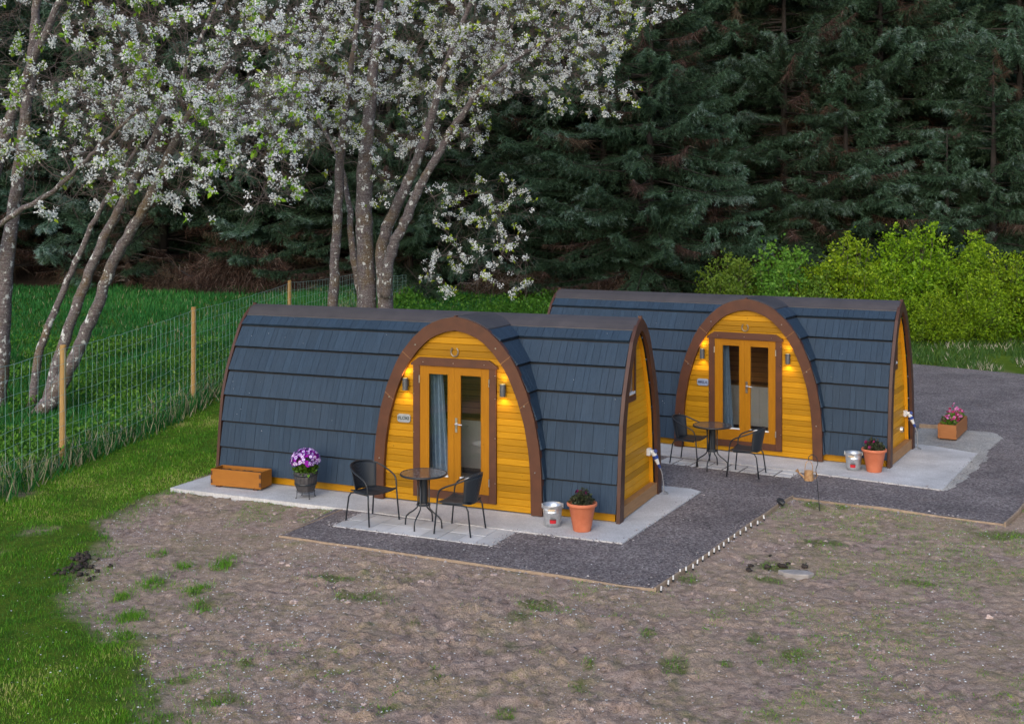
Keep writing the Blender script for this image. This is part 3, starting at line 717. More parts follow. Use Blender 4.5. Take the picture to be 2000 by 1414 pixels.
    fv = MB(); fv.box(-3.75, -1.14, .55, 1.46, .131, .137); fv.build('bounce_floor', M['bounce_wood'], root)  # pale floor patch, added to reflect daylight onto the kitchen
    kt = MB(); x = -3.70
    while x < -1.3:
        kt.box(x + .003, x + .497, 1.40, 1.42, .24, 1.00); x += .5
    kt.box(-3.70, -1.2, 1.42, 1.84, .24, .99); kn = kt.build('kitchen_unit', M['kitchen'], root, bevel=.002)
    x = -3.70
    while x < -1.3:
        h = MB(); h.tube([(x + .10, 1.40, .90), (x + .10, 1.375, .90), (x + .22, 1.375, .90), (x + .22, 1.40, .90)], .006, 6); h.build('cupboard_handle', M['steel'], kn); x += .5
    wt = MB(); wt.box(-3.74, -1.15, 1.385, 1.80, 1.00, 1.04); wt.build('worktop', M['worktop'], kn)
    kp = MB(); kp.box(-3.74, -1.15, 1.46, 1.80, .13, .24); kp.build('kickboard', M['indark'], kn)
    return root
LAMP_W = 3.6
def winglass():
    k = NT('dim_window_glass'); c = k.ramp(k.noise(k.coords((1, 1, 1)), 3, 3), [(.3, (.10, .12, .14)), (.7, (.20, .22, .24))]); return k.fin(c, .08)
M['winglass'] = winglass()
pod1 = make_pod()
pod2 = dup(pod1)
place(pod1, P1[0], P1[1], .045, P1A, 'nearer arched timber pod with grey slate-look roof, behind the purple flower pot')
place(pod2, P2[0], P2[1], .045, P2A, 'farther arched timber pod standing beside the open gravel, behind the rusty watering can')
for o in (pod1, pod2): o["category"] = 'cabin'
def text_mesh(txt, size, mat, parent, loc, bold=.0):
    cu = bpy.data.curves.new('lettering', 'FONT'); cu.body = txt; cu.size = size; cu.align_x = 'CENTER'; cu.align_y = 'CENTER'; cu.extrude = .0015; cu.offset = bold
    to = bpy.data.objects.new('lettering_curve', cu); COL.objects.link(to)
    bpy.context.view_layer.update()
    me = bpy.data.meshes.new_from_object(to.evaluated_get(bpy.context.evaluated_depsgraph_get())); bpy.data.objects.remove(to); me.name = 'lettering'
    me.materials.clear(); me.materials.append(mat)
    o = bpy.data.objects.new('lettering', me); COL.objects.link(o); o.parent = parent; o.location = loc; o.rotation_euler = (math.pi / 2, 0, 0); return o
for pod, txt, pmat, imat, xc, zc in ((pod1, 'FLOKI', M['plaque'], M['ink'], -3.345, 1.235), (pod2, 'BRILA', M['plaque_blue'], M['ink_blue'], -3.30, 1.225)):
    b = MB(); w_, h_, c_ = .11, .062, .025
    b.prism([(xc - w_ + c_, zc - h_), (xc + w_ - c_, zc - h_), (xc + w_, zc - h_ + c_), (xc + w_, zc + h_ - c_), (xc + w_ - c_, zc + h_), (xc - w_ + c_, zc + h_), (xc - w_, zc + h_ - c_), (xc - w_, zc - h_ + c_)], lambda a, z, d: (a, d, z), -.050, -.026)
    pl = b.build('name_plaque', pmat, pod, bevel=.003)
    text_mesh(txt, .068, imat, pl, (xc, -.0515, zc), .0012)
    for sg in (-1, 1):
        s = MB(); s.tube([(xc + sg * .096, -.048, zc), (xc + sg * .096, -.056, zc)], .007, 8); s.build('screw', M['steel'], pl)

# ------------------------------------------------------------------ things inside the door
def curtain(pod, A, O, x0, x1, wbot, lab):
    t = thing('curtain', lab, 'curtain', (*pod_pt(0, 0, A, O), .045), A, 'door curtains')
    b = MB(); n = 40; us = np.linspace(0, 1, n); rows = 12; v = []
    for r in range(rows + 1):
        f = r / rows; wd = (x1 - x0) * (1 + (wbot - 1) * (1 - f))
        for u in us: v.append((x0 + wd * u, .16 + .035 * math.sin(u * 26) + .02 * math.sin(u * 9 + f * 2), .16 + 1.80 * f))
    i = np.arange(rows)[:, None] * n + np.arange(n - 1)[None]
    b.add(v, np.stack([i, i + 1, i + n + 1, i + n], -1).reshape(-1, 4)); b.build('drape', M['curtain'], t, smooth=True)
    b = MB(); b.tube([(x0 - .1, .16, 1.98), (-2.0, .16, 1.98)], .012, 8); b.build('curtain_rail', M['steel'], t)
curtain(pod1, P1A, P1, -3.02, -2.80, 1.55, 'blue-grey curtain behind the left door pane of the nearer pod')
curtain(pod2, P2A, P2, -3.02, -2.88, 1.7, 'narrow blue-grey curtain behind the left door pane of the farther pod')
def bottle(A, O, x, y, lab, kind):
    px, py = pod_pt(x, y, A, O); t = thing('bottle' if kind == 0 else 'kettle', lab, 'bottle' if kind == 0 else 'kettle', (px, py, .045 + 1.041), A)
    b = MB()
    if kind == 0: b.lathe([(.001, 0), (.045, 0), (.047, .2), (.02, .27), (.016, .34), (.001, .34)], 14)
    else: b.lathe([(.001, 0), (.095, 0), (.09, .12), (.07, .2), (.03, .225), (.001, .23)], 16)
    b.build('body', M['blackmetal'] if kind else M['darkleaf_solid'], t, smooth=True)
    b = MB()
    if kind: b.tube([(.08, 0, .17), (.14, 0, .15), (.135, 0, .06), (.09, 0, .03)], .011, 8); b.build('handle', M['blackmetal'], t)
    else: b.lathe([(.018, .335), (.018, .365), (.001, .365)], 10); b.build('cap', M['steel'], t)
M['darkleaf_solid'] = pm('dark_green_glass', (.010, .022, .016), (.02, .035, .025), 5, .15, 0)
bottle(P1A, P1, -2.12, 1.6, 'dark green bottle on the worktop seen through the nearer pod door', 0)
bottle(P2A, P2, -2.30, 1.6, 'black kettle on the worktop seen through the farther pod door', 1)

# ------------------------------------------------------------------ hook-up cables
def cable(A, O, lab):
    t = thing('power_cable', lab, 'cable', (*pod_pt(0, 0, A, O), .045), A, 'blue and white hook-up cables')
    y = 1.71; p0 = np.array([-.045, y, .675]); d = np.array([.42, .10, -1.0]); d /= np.linalg.norm(d)
    pt = lambda s: p0 + np.array([.035, .01, .0]) + d * s
    b = MB(); b.tube([p0, p0 + (.05, .005, 0)], .036, 12); b.tube([pt(.0), pt(.06)], [.04, .04], 12); b.tube([pt(.11), pt(.2)], [.036, .022], 12); b.build('plug', M['white'], t, smooth=False)
    b = MB(); b.tube([pt(.06), pt(.11)], .045, 12); b.tube([pt(.2), pt(.26)], [.024, .02], 12); b.tube([p0 + (.05, .005, .03), p0 + (.09, .01, .0)], .03, 10); b.build('plug_collar', M['blue'], t)
    e = pt(.26); P = [e, e + d * .08, e + (.03, .04, -.16), e + (.03, .09, -.25), (.11, 1.86, .03), (.14, 1.93, .010), (.17, 1.90, .010), (.15, 1.98, .010), (.06, 2.10, .010), (-.2, 2.22, .012)]
    P = np.array([np.array(q, float) for q in P]); q = np.linspace(0, len(P) - 1, 60); S = np.stack([np.interp(q, range(len(P)), P[:, k]) for k in range(3)], -1)
    for _ in range(6): S[1:-1] = (S[:-2] + 2 * S[1:-1] + S[2:]) / 4
    b = MB(); b.tube(S, .008, 8); b.build('lead', M['greyc'], t, smooth=True)
cable(P1A, P1, 'blue and white hook-up plug with grey cable on the nearer pod end wall')
cable(P2A, P2, 'blue and white hook-up plug with grey cable on the farther pod end wall')
sv = thing('outside_tap', 'small round steel outlet below the plug on the farther pod', 'outlet', (*pod_pt(0, 0, P2A, P2), .045), P2A)
b = MB(); b.tube([(-.10, 1.45, .42), (-.055, 1.45, .42)], [.055, .05], 16); b.build('cowl', M['galv'], sv)
b = MB(); b.tube([(-.056, 1.45, .42), (-.045, 1.45, .42)], .03, 12); b.build('spout', M['blackmetal'], sv)

# ------------------------------------------------------------------ bistro sets
def make_chair():
    t = thing('bistro_chair', 'x', 'chair', group='black bistro chairs')
    R_ = .0115
    # hoop: armrests and back rail in one bent tube (front is +x)
    P = [(.235, -.265, .43), (.225, -.272, .53), (.19, -.278, .605), (.10, -.282, .65), (-.04, -.280, .70), (-.17, -.245, .755), (-.255, -.15, .785), (-.285, 0, .795)]
    P = P + [(x, -y, z) for x, y, z in P[::-1][1:]]
    P = np.array(P); q = np.linspace(0, len(P) - 1, 70); S = np.stack([np.interp(q, range(len(P)), P[:, k]) for k in range(3)], -1)
    for _ in range(4): S[1:-1] = (S[:-2] + 2 * S[1:-1] + S[2:]) / 4
    b = MB(); b.tube(S, R_, 8); b.build('arm_hoop', M['blackmetal'], t, smooth=True)
    for sg in (-1, 1):
        b = MB(); b.tube([(.235, sg * .265, .44), (.245, sg * .27, .30), (.275, sg * .28, .002)], R_, 8); b.build('leg', M['blackmetal'], t, smooth=True)
        b = MB(); b.tube([(.18, sg * .215, .405), (-.10, sg * .215, .408), (-.17, sg * .222, .395), (-.205, sg * .232, .34), (-.25, sg * .25, .002)], R_, 8); b.build('leg', M['blackmetal'], t, smooth=True)
    # woven seat
    b = MB(); n = 13; v = []
    for i_ in range(n):
        for j_ in range(n):
            x = -.20 + .44 * i_ / (n - 1); yy = -1 + 2 * j_ / (n - 1); hw = .205 + .055 * i_ / (n - 1)
            v.append((x, yy * hw, .418 + .016 * (yy * yy) - .008 * (1 - yy * yy) + .01 * (i_ / (n - 1) > .9)))
    i = np.arange(n - 1)[:, None] * n + np.arange(n - 1)[None]; F = np.stack([i, i + n, i + n + 1, i + 1], -1).reshape(-1, 4)
    b.add(v, F); so = b.build('seat', M['weave'], t, smooth=True); md = so.modifiers.new('thick', 'SOLIDIFY'); md.thickness = .014
    # curved woven back
    b = MB(); v = []; m = 11
    for r in range(m):
        f = r / (m - 1)
        for j_ in range(n):
            a = math.radians(-62 + 124 * j_ / (n - 1)); rad = .205 + .055 * f
            v.append((-.02 - .02 * f - rad * math.cos(a) + .015, rad * 1.0 * math.sin(a), .415 + .365 * f - .035 * f * (abs(a) / 1.08) ** 2))
    i = np.arange(m - 1)[:, None] * n + np.arange(n - 1)[None]; F = np.stack([i, i + 1, i + n + 1, i + n], -1).reshape(-1, 4)
    b.add(v, F); so = b.build('backrest', M['weave'], t, smooth=True); md = so.modifiers.new('thick', 'SOLIDIFY'); md.thickness = .012
    return t
def mid(*p):
    q = [G(*a, .04) for a in p]; return np.mean(q, 0)
ch = make_chair(); c2, c3, c4 = dup(ch), dup(ch), dup(ch)
place(ch, -1.975, 16.03, .040, math.atan2(-.36, .41), 'left black bistro chair of the pair before the nearer pod')
place(c2, -.685, 15.47, .036, math.atan2(.23, -.56), 'right black bistro chair before the nearer pod, seen from its back')
q = G(1348, 903, .04); place(c3, q[0] - .02, q[1] + .02, .040, math.atan2(-.30, .50), 'left black bistro chair before the farther pod, half behind the nearer pod')
q = mid((1418.6, 928.4), (1430.5, 918), (1490, 934.7), (1500.5, 925)); place(c4, q[0], q[1], .036, math.atan2(.27, -.56), 'right black bistro chair before the farther pod, by the watering can')
M['tabletop'] = None
def speck_mat():
    k = NT('speckled_table_glass'); co = k.coords((1, 1, 1)); n_ = k.noise(co, 26, 4, .7)
    c = k.ramp(n_, [(.4, (.05, .042, .042)), (.55, (.10, .080, .075)), (.68, (.28, .24, .22))]); return k.fin(c, .12, 0, .6)
M['tabletop'] = speck_mat()
def make_table():
    t = thing('bistro_table', 'x', 'table', group='round bistro tables')
    b = MB(); b.lathe([(.001, .735), (.312, .735), (.315, .730), (.30, .715), (.001, .715)], 40); b.build('table_top', M['tabletop'], t)
    b = MB(); b.lathe([(.300, .712), (.322, .712), (.326, .722), (.322, .738), (.312, .7385), (.312, .712)], 40); b.build('rim', M['blackmetal'], t, smooth=True)
    for k in range(4):
        a = math.radians(45 + 90 * k); c, s = math.cos(a), math.sin(a)
        P = [(.085, .71), (.085, .30), (.10, .255), (.15, .21), (.22, .165), (.262, .125), (.275, .08), (.28, .002)]
        b = MB(); b.tube([(r * c, r * s, z) for r, z in P], .0105, 8); b.build('leg', M['blackmetal'], t, smooth=True)
    b = MB(); b.lathe([(.092, .30), (.096, .295), (.096, .315), (.092, .32), (.074, .32), (.074, .30), (.092, .30)], 20); b.lathe([(.001, .70), (.10, .70), (.10, .714), (.001, .714)], 20)
    b.lathe([(.06, .32), (.06, .70)], 20); b.build('column', M['weave'], t)
    return t
t1 = make_table(); t2 = dup(t1)
place(t1, -1.215, 15.70, .036, .40, 'round glass-topped bistro table between chairs before the nearer pod')
q = G(1391, 914.5, .04); place(t2, q[0], q[1], .036, .30, 'round glass-topped bistro table between chairs before the farther pod')

# ------------------------------------------------------------------ planters, pots and buckets
def leaf_cloud(b, c, rad, n, size, tl=(0, 1), flat=.5, rng=RNG, squash=(1, 1, 1), surf=.35):
    d = rng.normal(size=(n, 3)); d /= np.linalg.norm(d, axis=1)[:, None]
    p = np.array(c) + d * (rad * rng.uniform(surf, 1, (n, 1)) ** .5) * np.array(squash)
    quads(b, p, rng.uniform(size[0], size[1], n), rng.uniform(*tl, n), rng, d)
def quads(b, p, sz, tint, rng=RNG, d=None, asp=.6):
    n = len(p); a = rng.normal(size=(n, 3))
    if d is not None: a = a + d * .7
    a /= np.linalg.norm(a, axis=1)[:, None]
    r = rng.normal(size=(n, 3)); u = np.cross(a, r); u /= np.linalg.norm(u, axis=1)[:, None]
    sz = np.asarray(sz)[:, None]
    v = np.stack([p, p + a * sz * .5 + u * sz * asp * .5, p + a * sz, p + a * sz * .5 - u * sz * asp * .5], 1)
    b.add(v.reshape(-1, 3), np.arange(n * 4).reshape(-1, 4), tint)
def flowers(b, e, p, nrm, r, n=7, tint=None):
    "flat round flowers: petals into b, pale eyes into e"
    for c, m in zip(p, nrm):
        m = m / np.linalg.norm(m); u = np.cross(m, (.3, .5, .8)); u /= np.linalg.norm(u); w_ = np.cross(m, u)
        a = np.arange(n) * 2 * math.pi / n; rr = r * random.uniform(.8, 1.15)
        v = np.vstack([c[None], c + rr * (np.cos(a)[:, None] * u + np.sin(a)[:, None] * w_) + m * .006])
        b.add(v, np.array([[0, k + 1, (k + 1) % n + 1] for k in range(n)]), random.random() if tint is None else tint)
        if e is not None:
            v = np.vstack([(c + m * .006)[None], c + .70 * rr * (np.cos(a)[:, None] * u + np.sin(a)[:, None] * w_) + m * .009])
            e.add(v, np.array([[0, k + 1, (k + 1) % n + 1] for k in range(n)]), random.random())
            v = np.vstack([(c + m * .011)[None], c + .20 * rr * (np.cos(a)[:, None] * u + np.sin(a)[:, None] * w_) + m * .012])
            b.add(v, np.array([[0, k + 1, (k + 1) % n + 1] for k in range(n)]), .1)
def trough(name, lab, L, D, H, mat, loc, rz, fill=.8):
    t = thing(name, lab, 'planter', loc, rz, 'wooden trough planters'); th = .03
    b = MB(); b.box(-L / 2, L / 2, -D / 2, -D / 2 + th, .03, H); b.box(-L / 2, L / 2, D / 2 - th, D / 2, .03, H); b.box(-L / 2 + .002, -L / 2 + th, -D / 2 + th, D / 2 - th, .03, H - .002); b.box(L / 2 - th, L / 2 - .002, -D / 2 + th, D / 2 - th, .03, H - .002)
    b.build('box', mat, t, bevel=.004)
    hf = (H - .03) / 4
    for sx in (-1, 1):
        for k in (0, 2):
            z = .03 + k * hf + hf * .5
            b = MB(); b.box(sx * L / 2 - (.034 if sx > 0 else -.002), sx * L / 2 + (.002 if sx > 0 else .034), -D / 2 - .003, -D / 2 + .01, z, z + hf); b.build('finger_joint', M['planter_end'], t)
        b = MB(); b.box(sx * (L / 2 - .12) - .04, sx * (L / 2 - .12) + .04, -D / 2 + .02, D / 2 - .02, 0, .03); b.build('foot', M['planter_end'], t)
    b = MB(); n = 20; m = 8; v = []
    for i_ in range(n):
        for j_ in range(m): v.append((-L / 2 + th + (L - 2 * th) * i_ / (n - 1), -D / 2 + th + (D - 2 * th) * j_ / (m - 1), H * fill + random.uniform(-.012, .012)))
    i = np.arange(n - 1)[:, None] * m + np.arange(m - 1)[None]; b.add(v, np.stack([i, i + m, i + m + 1, i + 1], -1).reshape(-1, 4)); b.build('soil', M['potsoil'], t, smooth=True)
    return t
pa, pb = np.array(G(409, 950, .05)), np.array(G(507, 959, .05)); pc = (pa + pb) / 2 + np.array([.07, .16])
trough('trough_planter', 'orange wooden trough planter of bare soil on the slab corner', np.linalg.norm(pb - pa), .32, .285, M['planter'], (pc[0], pc[1], .045), math.atan2(*(pb - pa)[::-1]))
pa, pb = np.array(G(1847, 866)), np.array(G(1874, 841)); pc = (pa + pb) / 2 + np.array([.0, 0])
tr = trough('trough_planter', 'reddish wooden trough planter with pink flowers on pale gravel', 1.25, .34, .30, M['planter_red'], (pc[0], pc[1], .034), math.atan2(*(pb - pa)[::-1]))
fp = MB(); fl_ = MB(); 
for k in range(9): leaf_cloud(fp, (-.5 + k * .12, random.uniform(-.05, .05), .33), .10, 110, (.03, .06))
fp.build('foliage', M['herb'], tr)
n = 90; pp = np.stack([RNG.uniform(-.58, .5, n), RNG.uniform(-.14, .14, n), RNG.uniform(.33, .44, n)], -1); pp[:10] += (0.15, 0, .10); flowers(fl_, None, pp, RNG.normal(size=(n, 3)) * .5 + (-.5, -.3, .6), .028); fl_.build('flower', M['pinkf'], tr)

def flowerpot(lab, loc, seed):
    r = np.random.default_rng(seed); t = thing('terracotta_pot', lab, 'plant pot', loc, seed * 1.3, 'terracotta pots')
    b = MB(); b.lathe([(.001, 0), (.118, 0), (.122, .01), (.178, .325), (.186, .332), (.203, .338), (.207, .352), (.205, .375), (.198, .384), (.186, .380), (.178, .33), (.001, .33)], 40); b.build('pot', M['terracotta'], t, smooth=True)
    b = MB(); b.lathe([(.001, .345), (.10, .342), (.181, .336)], 24); b.build('soil', M['potsoil'], t)
    b = MB(); leaf_cloud(b, (.0, 0, .40), .15, 420, (.035, .075), (0, .75), rng=r, squash=(1, 1, .55)); leaf_cloud(b, (-.03, 0, .46), .09, 120, (.03, .06), (0, .8), rng=r); b.build('foliage', M['darkleaf'], t)
    b = MB(); n = 9; p = np.stack([r.normal(-.03, .06, n), r.normal(-.05, .06, n), r.uniform(.42, .52, n)], -1); flowers(b, None, p, r.normal(size=(n, 3)) * .4 + (-.1, -.7, .5), .030); b.build('flower', M['crimson'], t)
    return t
M['crimson'] = leaf_mat('crimson_petals', [(0, (.10, .004, .03)), (1, (.26, .01, .09))], .5, .1)
q = G(1137, 1036, .045); flowerpot('large terracotta pot of dark foliage standing right of the bucket, nearer pod', (q[0], q[1] + .02, .045), 3)
q = G(1708, 921, .045); flowerpot('large terracotta pot of dark foliage by the corner of the farther pod', (q[0], q[1] + .02, .045), 4)
def bucket(lab, loc, rz):
    t = thing('metal_bucket', lab, 'bucket', loc, rz, 'galvanised buckets')
    b = MB(); b.lathe([(.001, .012), (.104, .012), (.106, 0), (.110, 0), (.112, .05), (.115, .052), (.128, .19), (.131, .192), (.131, .20), (.129, .202), (.140, .285), (.145, .288), (.145, .296), (.139, .297), (.128, .21), (.108, .02), (.001, .018)], 40); b.build('pail', M['galv'], t, smooth=True)
    b = MB()
    P = np.array([(-.142, 0, .272), (-.150, -.05, .262), (-.12, -.115, .25), (-.05, -.150, .245), (.03, -.153, .245), (.11, -.12, .25), (.150, -.05, .262), (.142, 0, .272)]); b.tube(P, .0035, 6); hd = b.build('handle', M['steel'], t)
    b = MB(); b.tube([(-.075, -.146, .246), (-.0, -.1565, .245), (.02, -.156, .245)], .010, 8); b.build('grip', M['cream'], hd)
    for sx in (-1, 1):
        b = MB(); b.box(sx * .143 - .006, sx * .143 + .006, -.02, .02, .25, .305); b.build('ear', M['galv'], t)
    b = MB(); a = np.radians(np.linspace(-112, -72, 9)); v = []
    for z in (.055, .105): v += [(.1185 * math.cos(x) * (1 + .08 * (z - .05) / .05), .1185 * math.sin(x) * (1 + .08 * (z - .05) / .05), z) for x in a]
    b.add(v, np.array([[k, k + 1, 9 + k + 1, 9 + k] for k in range(8)])); st = b.build('sticker', M['red'], t)
    b = MB(); v = []
    for z in (.106, .116): v += [(.131 * math.cos(x), .131 * math.sin(x), z) for x in a]
    b.add(v, np.array([[k, k + 1, 9 + k + 1, 9 + k] for k in range(8)])); b.build('sticker_band', M['blackmetal'], st)
    return t
q = G(1079, 1026, .045); bucket('galvanised bucket with red sticker beside the nearer pod arch', (q[0], q[1], .045), .05)
q = G(1667, 917, .045); bucket('galvanised bucket with red sticker against the farther pod', (q[0], q[1], .045), -.35)

# barrel pot of purple flowers on a wire stand
q = G(597, 971, .045); bp = thing('barrel_flowerpot', 'barrel pot of purple and white flowers on a wire stand', 'flower pot', (q[0], q[1], .045), .2)
b = MB(); ns = 18
prof = [(.130, .105), (.158, .20), (.172, .30), (.176, .40), (.166, .40), (.158, .37)]
for k in range(ns):
    a0, a1 = 2 * math.pi * (k + .04) / ns, 2 * math.pi * (k + .96) / ns; v = []
    for r, z in prof: v += [(r * math.cos(a0), r * math.sin(a0), z), (r * math.cos(a1), r * math.sin(a1), z)]
    b.add(v, np.array([[2 * j, 2 * j + 1, 2 * j + 3, 2 * j + 2] for j in range(len(prof) - 1)]), random.random())
b.lathe([(.001, .105), (.133, .105)], 18); b.lathe([(.128, .105), (.156, .20), (.168, .30), (.168, .39)], 18)
bar = b.build('barrel', M['barrel'], bp)
b = MB()
for r, z in ((.176, .355), (.163, .215)): b.lathe([(r, z - .016), (r + .004, z - .014), (r + .006, z + .012), (r + .003, z + .014), (r, z + .014)], 28)
b.build('hoop', M['blackmetal'], bar, smooth=True)
b = MB(); b.lathe([(.001, .365), (.162, .36)], 18); b.build('soil', M['potsoil'], bar)
st = MB(); st.lathe([(.135, .098), (.14, .104), (.145, .098), (.14, .092), (.135, .098)], 28)
for k in range(4):
    a = math.radians(20 + 90 * k); c, s = math.cos(a), math.sin(a); st.tube([(.138 * c, .138 * s, .10), (.142 * c, .142 * s, .02), (.155 * c, .155 * s, .004)], .0055, 6); st.tube([(.155 * c, .155 * s, .0), (.155 * c, .155 * s, .010)], .012, 8)
st.build('stand', M['blackmetal'], bp)
b = MB(); leaf_cloud(b, (0, 0, .42), .16, 520, (.04, .09), (.0, .8), squash=(1, 1, .6)); leaf_cloud(b, (0, 0, .54), .17, 260, (.03, .06), (0, .6), squash=(1, 1, .5)); b.build('foliage', M['herb'], bp)
b, e = MB(), MB(); n = 170; a = RNG.uniform(0, 2 * math.pi, n); ph = np.arccos(RNG.uniform(-.15, 1, n)); d = np.stack([np.sin(ph) * np.cos(a), np.sin(ph) * np.sin(a), np.cos(ph)], -1)
p = np.array([0, 0, .56]) + d * np.array([.215, .215, .17]); sel = RNG.random(n) < .8
flowers(b, e, p[sel], d[sel] + RNG.normal(size=(sel.sum(), 3)) * .25, .034); flowers(b, None, p[~sel] * (.97, .97, .99), d[~sel], .034, 7, .9)
b.build('flower', M['purple'], bp); e.build('flower_eye', M['petalwhite'], bp)

# rusty watering can on a shepherd's hook
q = G(1601, 994); sp_ = thing('garden_stake', 'thin black shepherd hook stake leaning in the soil', 'garden stake', (q[0], q[1], gz(*q)), 0)
sh = (1593 - 1601) * 16.79 / FPX
P = np.array([(0, 0, -.1), (0, 0, 0), (sh * .5, 0, .35), (sh, 0, .62), (sh + .035, 0, .70), (sh + .02, 0, .79), (sh - .05, 0, .84), (sh - .105, 0, .80), (sh - .10, 0, .74)])
qv = np.linspace(0, len(P) - 1, 50); S = np.stack([np.interp(qv, range(len(P)), P[:, k]) for k in range(3)], -1)
for _ in range(3): S[1:-1] = (S[:-2] + 2 * S[1:-1] + S[2:]) / 4
b = MB(); b.tube(S, .006, 8); b.build('rod', M['blackmetal'], sp_, smooth=True)
wc = thing('watering_can', 'small rusty watering can hanging from the thin black stake', 'watering can', (q[0] + sh - .100, q[1], gz(*q) + .455), math.pi)
b = MB(); b.lathe([(.001, 0), (.068, 0), (.070, .008), (.062, .13), (.066, .14), (.060, .142), (.058, .12), (.001, .12)], 24); b.build('can', M['rust'], wc, smooth=True)
b = MB(); b.tube([(.058, 0, .03), (.10, 0, .07), (.155, 0, .125)], [.014, .011, .009], 10); b.tube([(.150, 0, .120), (.178, 0, .150)], [.010, .030], 12); b.build('spout', M['rust'], wc)
b = MB(); a = np.linspace(0, math.pi, 16); b.tube([(.0 + .058 * math.cos(t), 0, .135 + .155 * math.sin(t) ** .8) for t in a], .005, 6); b.tube([(-.06, 0, .12), (-.11, 0, .12), (-.125, 0, .07), (-.10, 0, .03), (-.066, 0, .025)], .006, 6); b.build('handle', M['rust'], wc)

# black solar spot on a spike
q = G(1521, 992); sl = thing('garden_spotlight', 'black garden spotlight on a spike by the timber edging', 'spotlight', (q[0], q[1], .02), -.5)
b = MB(); b.tube([(0, 0, -.08), (0, 0, .07)], .009, 8); b.build('spike', M['blackmetal'], sl)
b = MB(); b.tube([(-.03, 0, .10), (.02, 0, .085), (.075, 0, .05), (.08, 0, .047)], [.02, .036, .046, .03], 14); b.tube([(-.02, 0, .07), (.02, 0, .07)], .012, 8); b.box(-.05, .03, -.045, .045, .112, .120, .5, Matrix.Rotation(.35, 4, 'Y')); b.build('lamp_head', M['blackmetal'], sl)

# ------------------------------------------------------------------ timber edging, pegs, fence
def board(p0, p1, lab, h=.05, th=.026, z0=-.12):
    h += .024
    p0, p1 = np.array(p0), np.array(p1); L = np.linalg.norm(p1 - p0); t = MB(); n = max(2, int(L / .4)); 
    xs_ = np.linspace(0, L, n + 1); yo = RNG.normal(0, .006, n + 1); zo = RNG.normal(0, .006, n + 1)
    v = []
    for x, y, z in zip(xs_, yo, zo): v += [(x, y - th / 2, z0), (x, y + th / 2, z0), (x, y + th / 2, h + z), (x, y - th / 2, h + z)]
    F = [[0, 3, 2, 1], [4 * n, 4 * n + 1, 4 * n + 2, 4 * n + 3]]
    for k in range(n):
        for j in range(4): F.append([4 * k + j, 4 * k + (j + 1) % 4, 4 * k + 4 + (j + 1) % 4, 4 * k + 4 + j])
    t.add(v, np.array(F)); o = t.build('edging_board', M['timber'], bevel=.004); o.location = (p0[0], p0[1], 0); o.rotation_euler = (0, 0, math.atan2(*(p1 - p0)[::-1]))
    return tag(o, lab, 'edging board', 'timber edging boards round the gravel')
board(G(546, 1050), G(690, 990), 'short timber edging board left of the bistro chairs', .012)
board(G(546, 1050), G(1282, 1156), 'long timber edging board along the front of the gravel', .012)
board(G(1280, 1157), G(1547, 974), 'timber edging board lined with small white pegs', .035)
board(G(1546, 974), G(1966, 1028), 'timber edging board along the gravel before the farther pod', .014)
board(G(1962, 1030), (9.9, 20.2), 'pale timber edging board at the right edge of the gravel', .045)
board(pod_pt(-.33, 4.32, P2A, P2), pod_pt(.45, 4.40, P2A, P2), 'short timber board behind the flower trough on pale gravel', .09)
pegs = [(150, 1320), (243, 1240), (310, 1180), (398, 1095), (480, 1065), (568, 1030), (625, 970), (695, 920), (775, 865), (845, 820), (915, 785), (972, 740), (1038, 685), (1110, 630), (1192, 590), (1265, 540), (1332, 485), (1415, 455), (1503, 385)]
pg0 = None
for k, (a, c) in enumerate(pegs):
    x, y = G(1260 + a / 6.667, 960 + c / 6.667 - 1); x += .045; y -= .03
    if pg0 is None:
        pt_ = thing('light_peg', 'small white peg light standing in the row beside the timber edging', 'peg light', group='white pegs along the timber edge')
        b = MB(); b.lathe([(.001, .065), (.008, .064), (.0095, .060), (.0095, .018), (.001, .018)], 10); b.build('diffuser', M['white'], pt_, smooth=False)
        b = MB(); b.lathe([(.001, .02), (.012, .02), (.013, .004), (.005, .0), (.004, -.06), (.001, -.07)], 10); b.build('spike', M['blackmetal'], pt_)
        pg0 = pt_
    else: pt_ = dup(pg0)
    pt_.location = (x, y, max(gz(x, y), .01) + .004); pt_.rotation_euler = (random.uniform(-.12, .12), random.uniform(-.12, .12), 0); pt_.scale = (1.1, 1.1, 1.1)

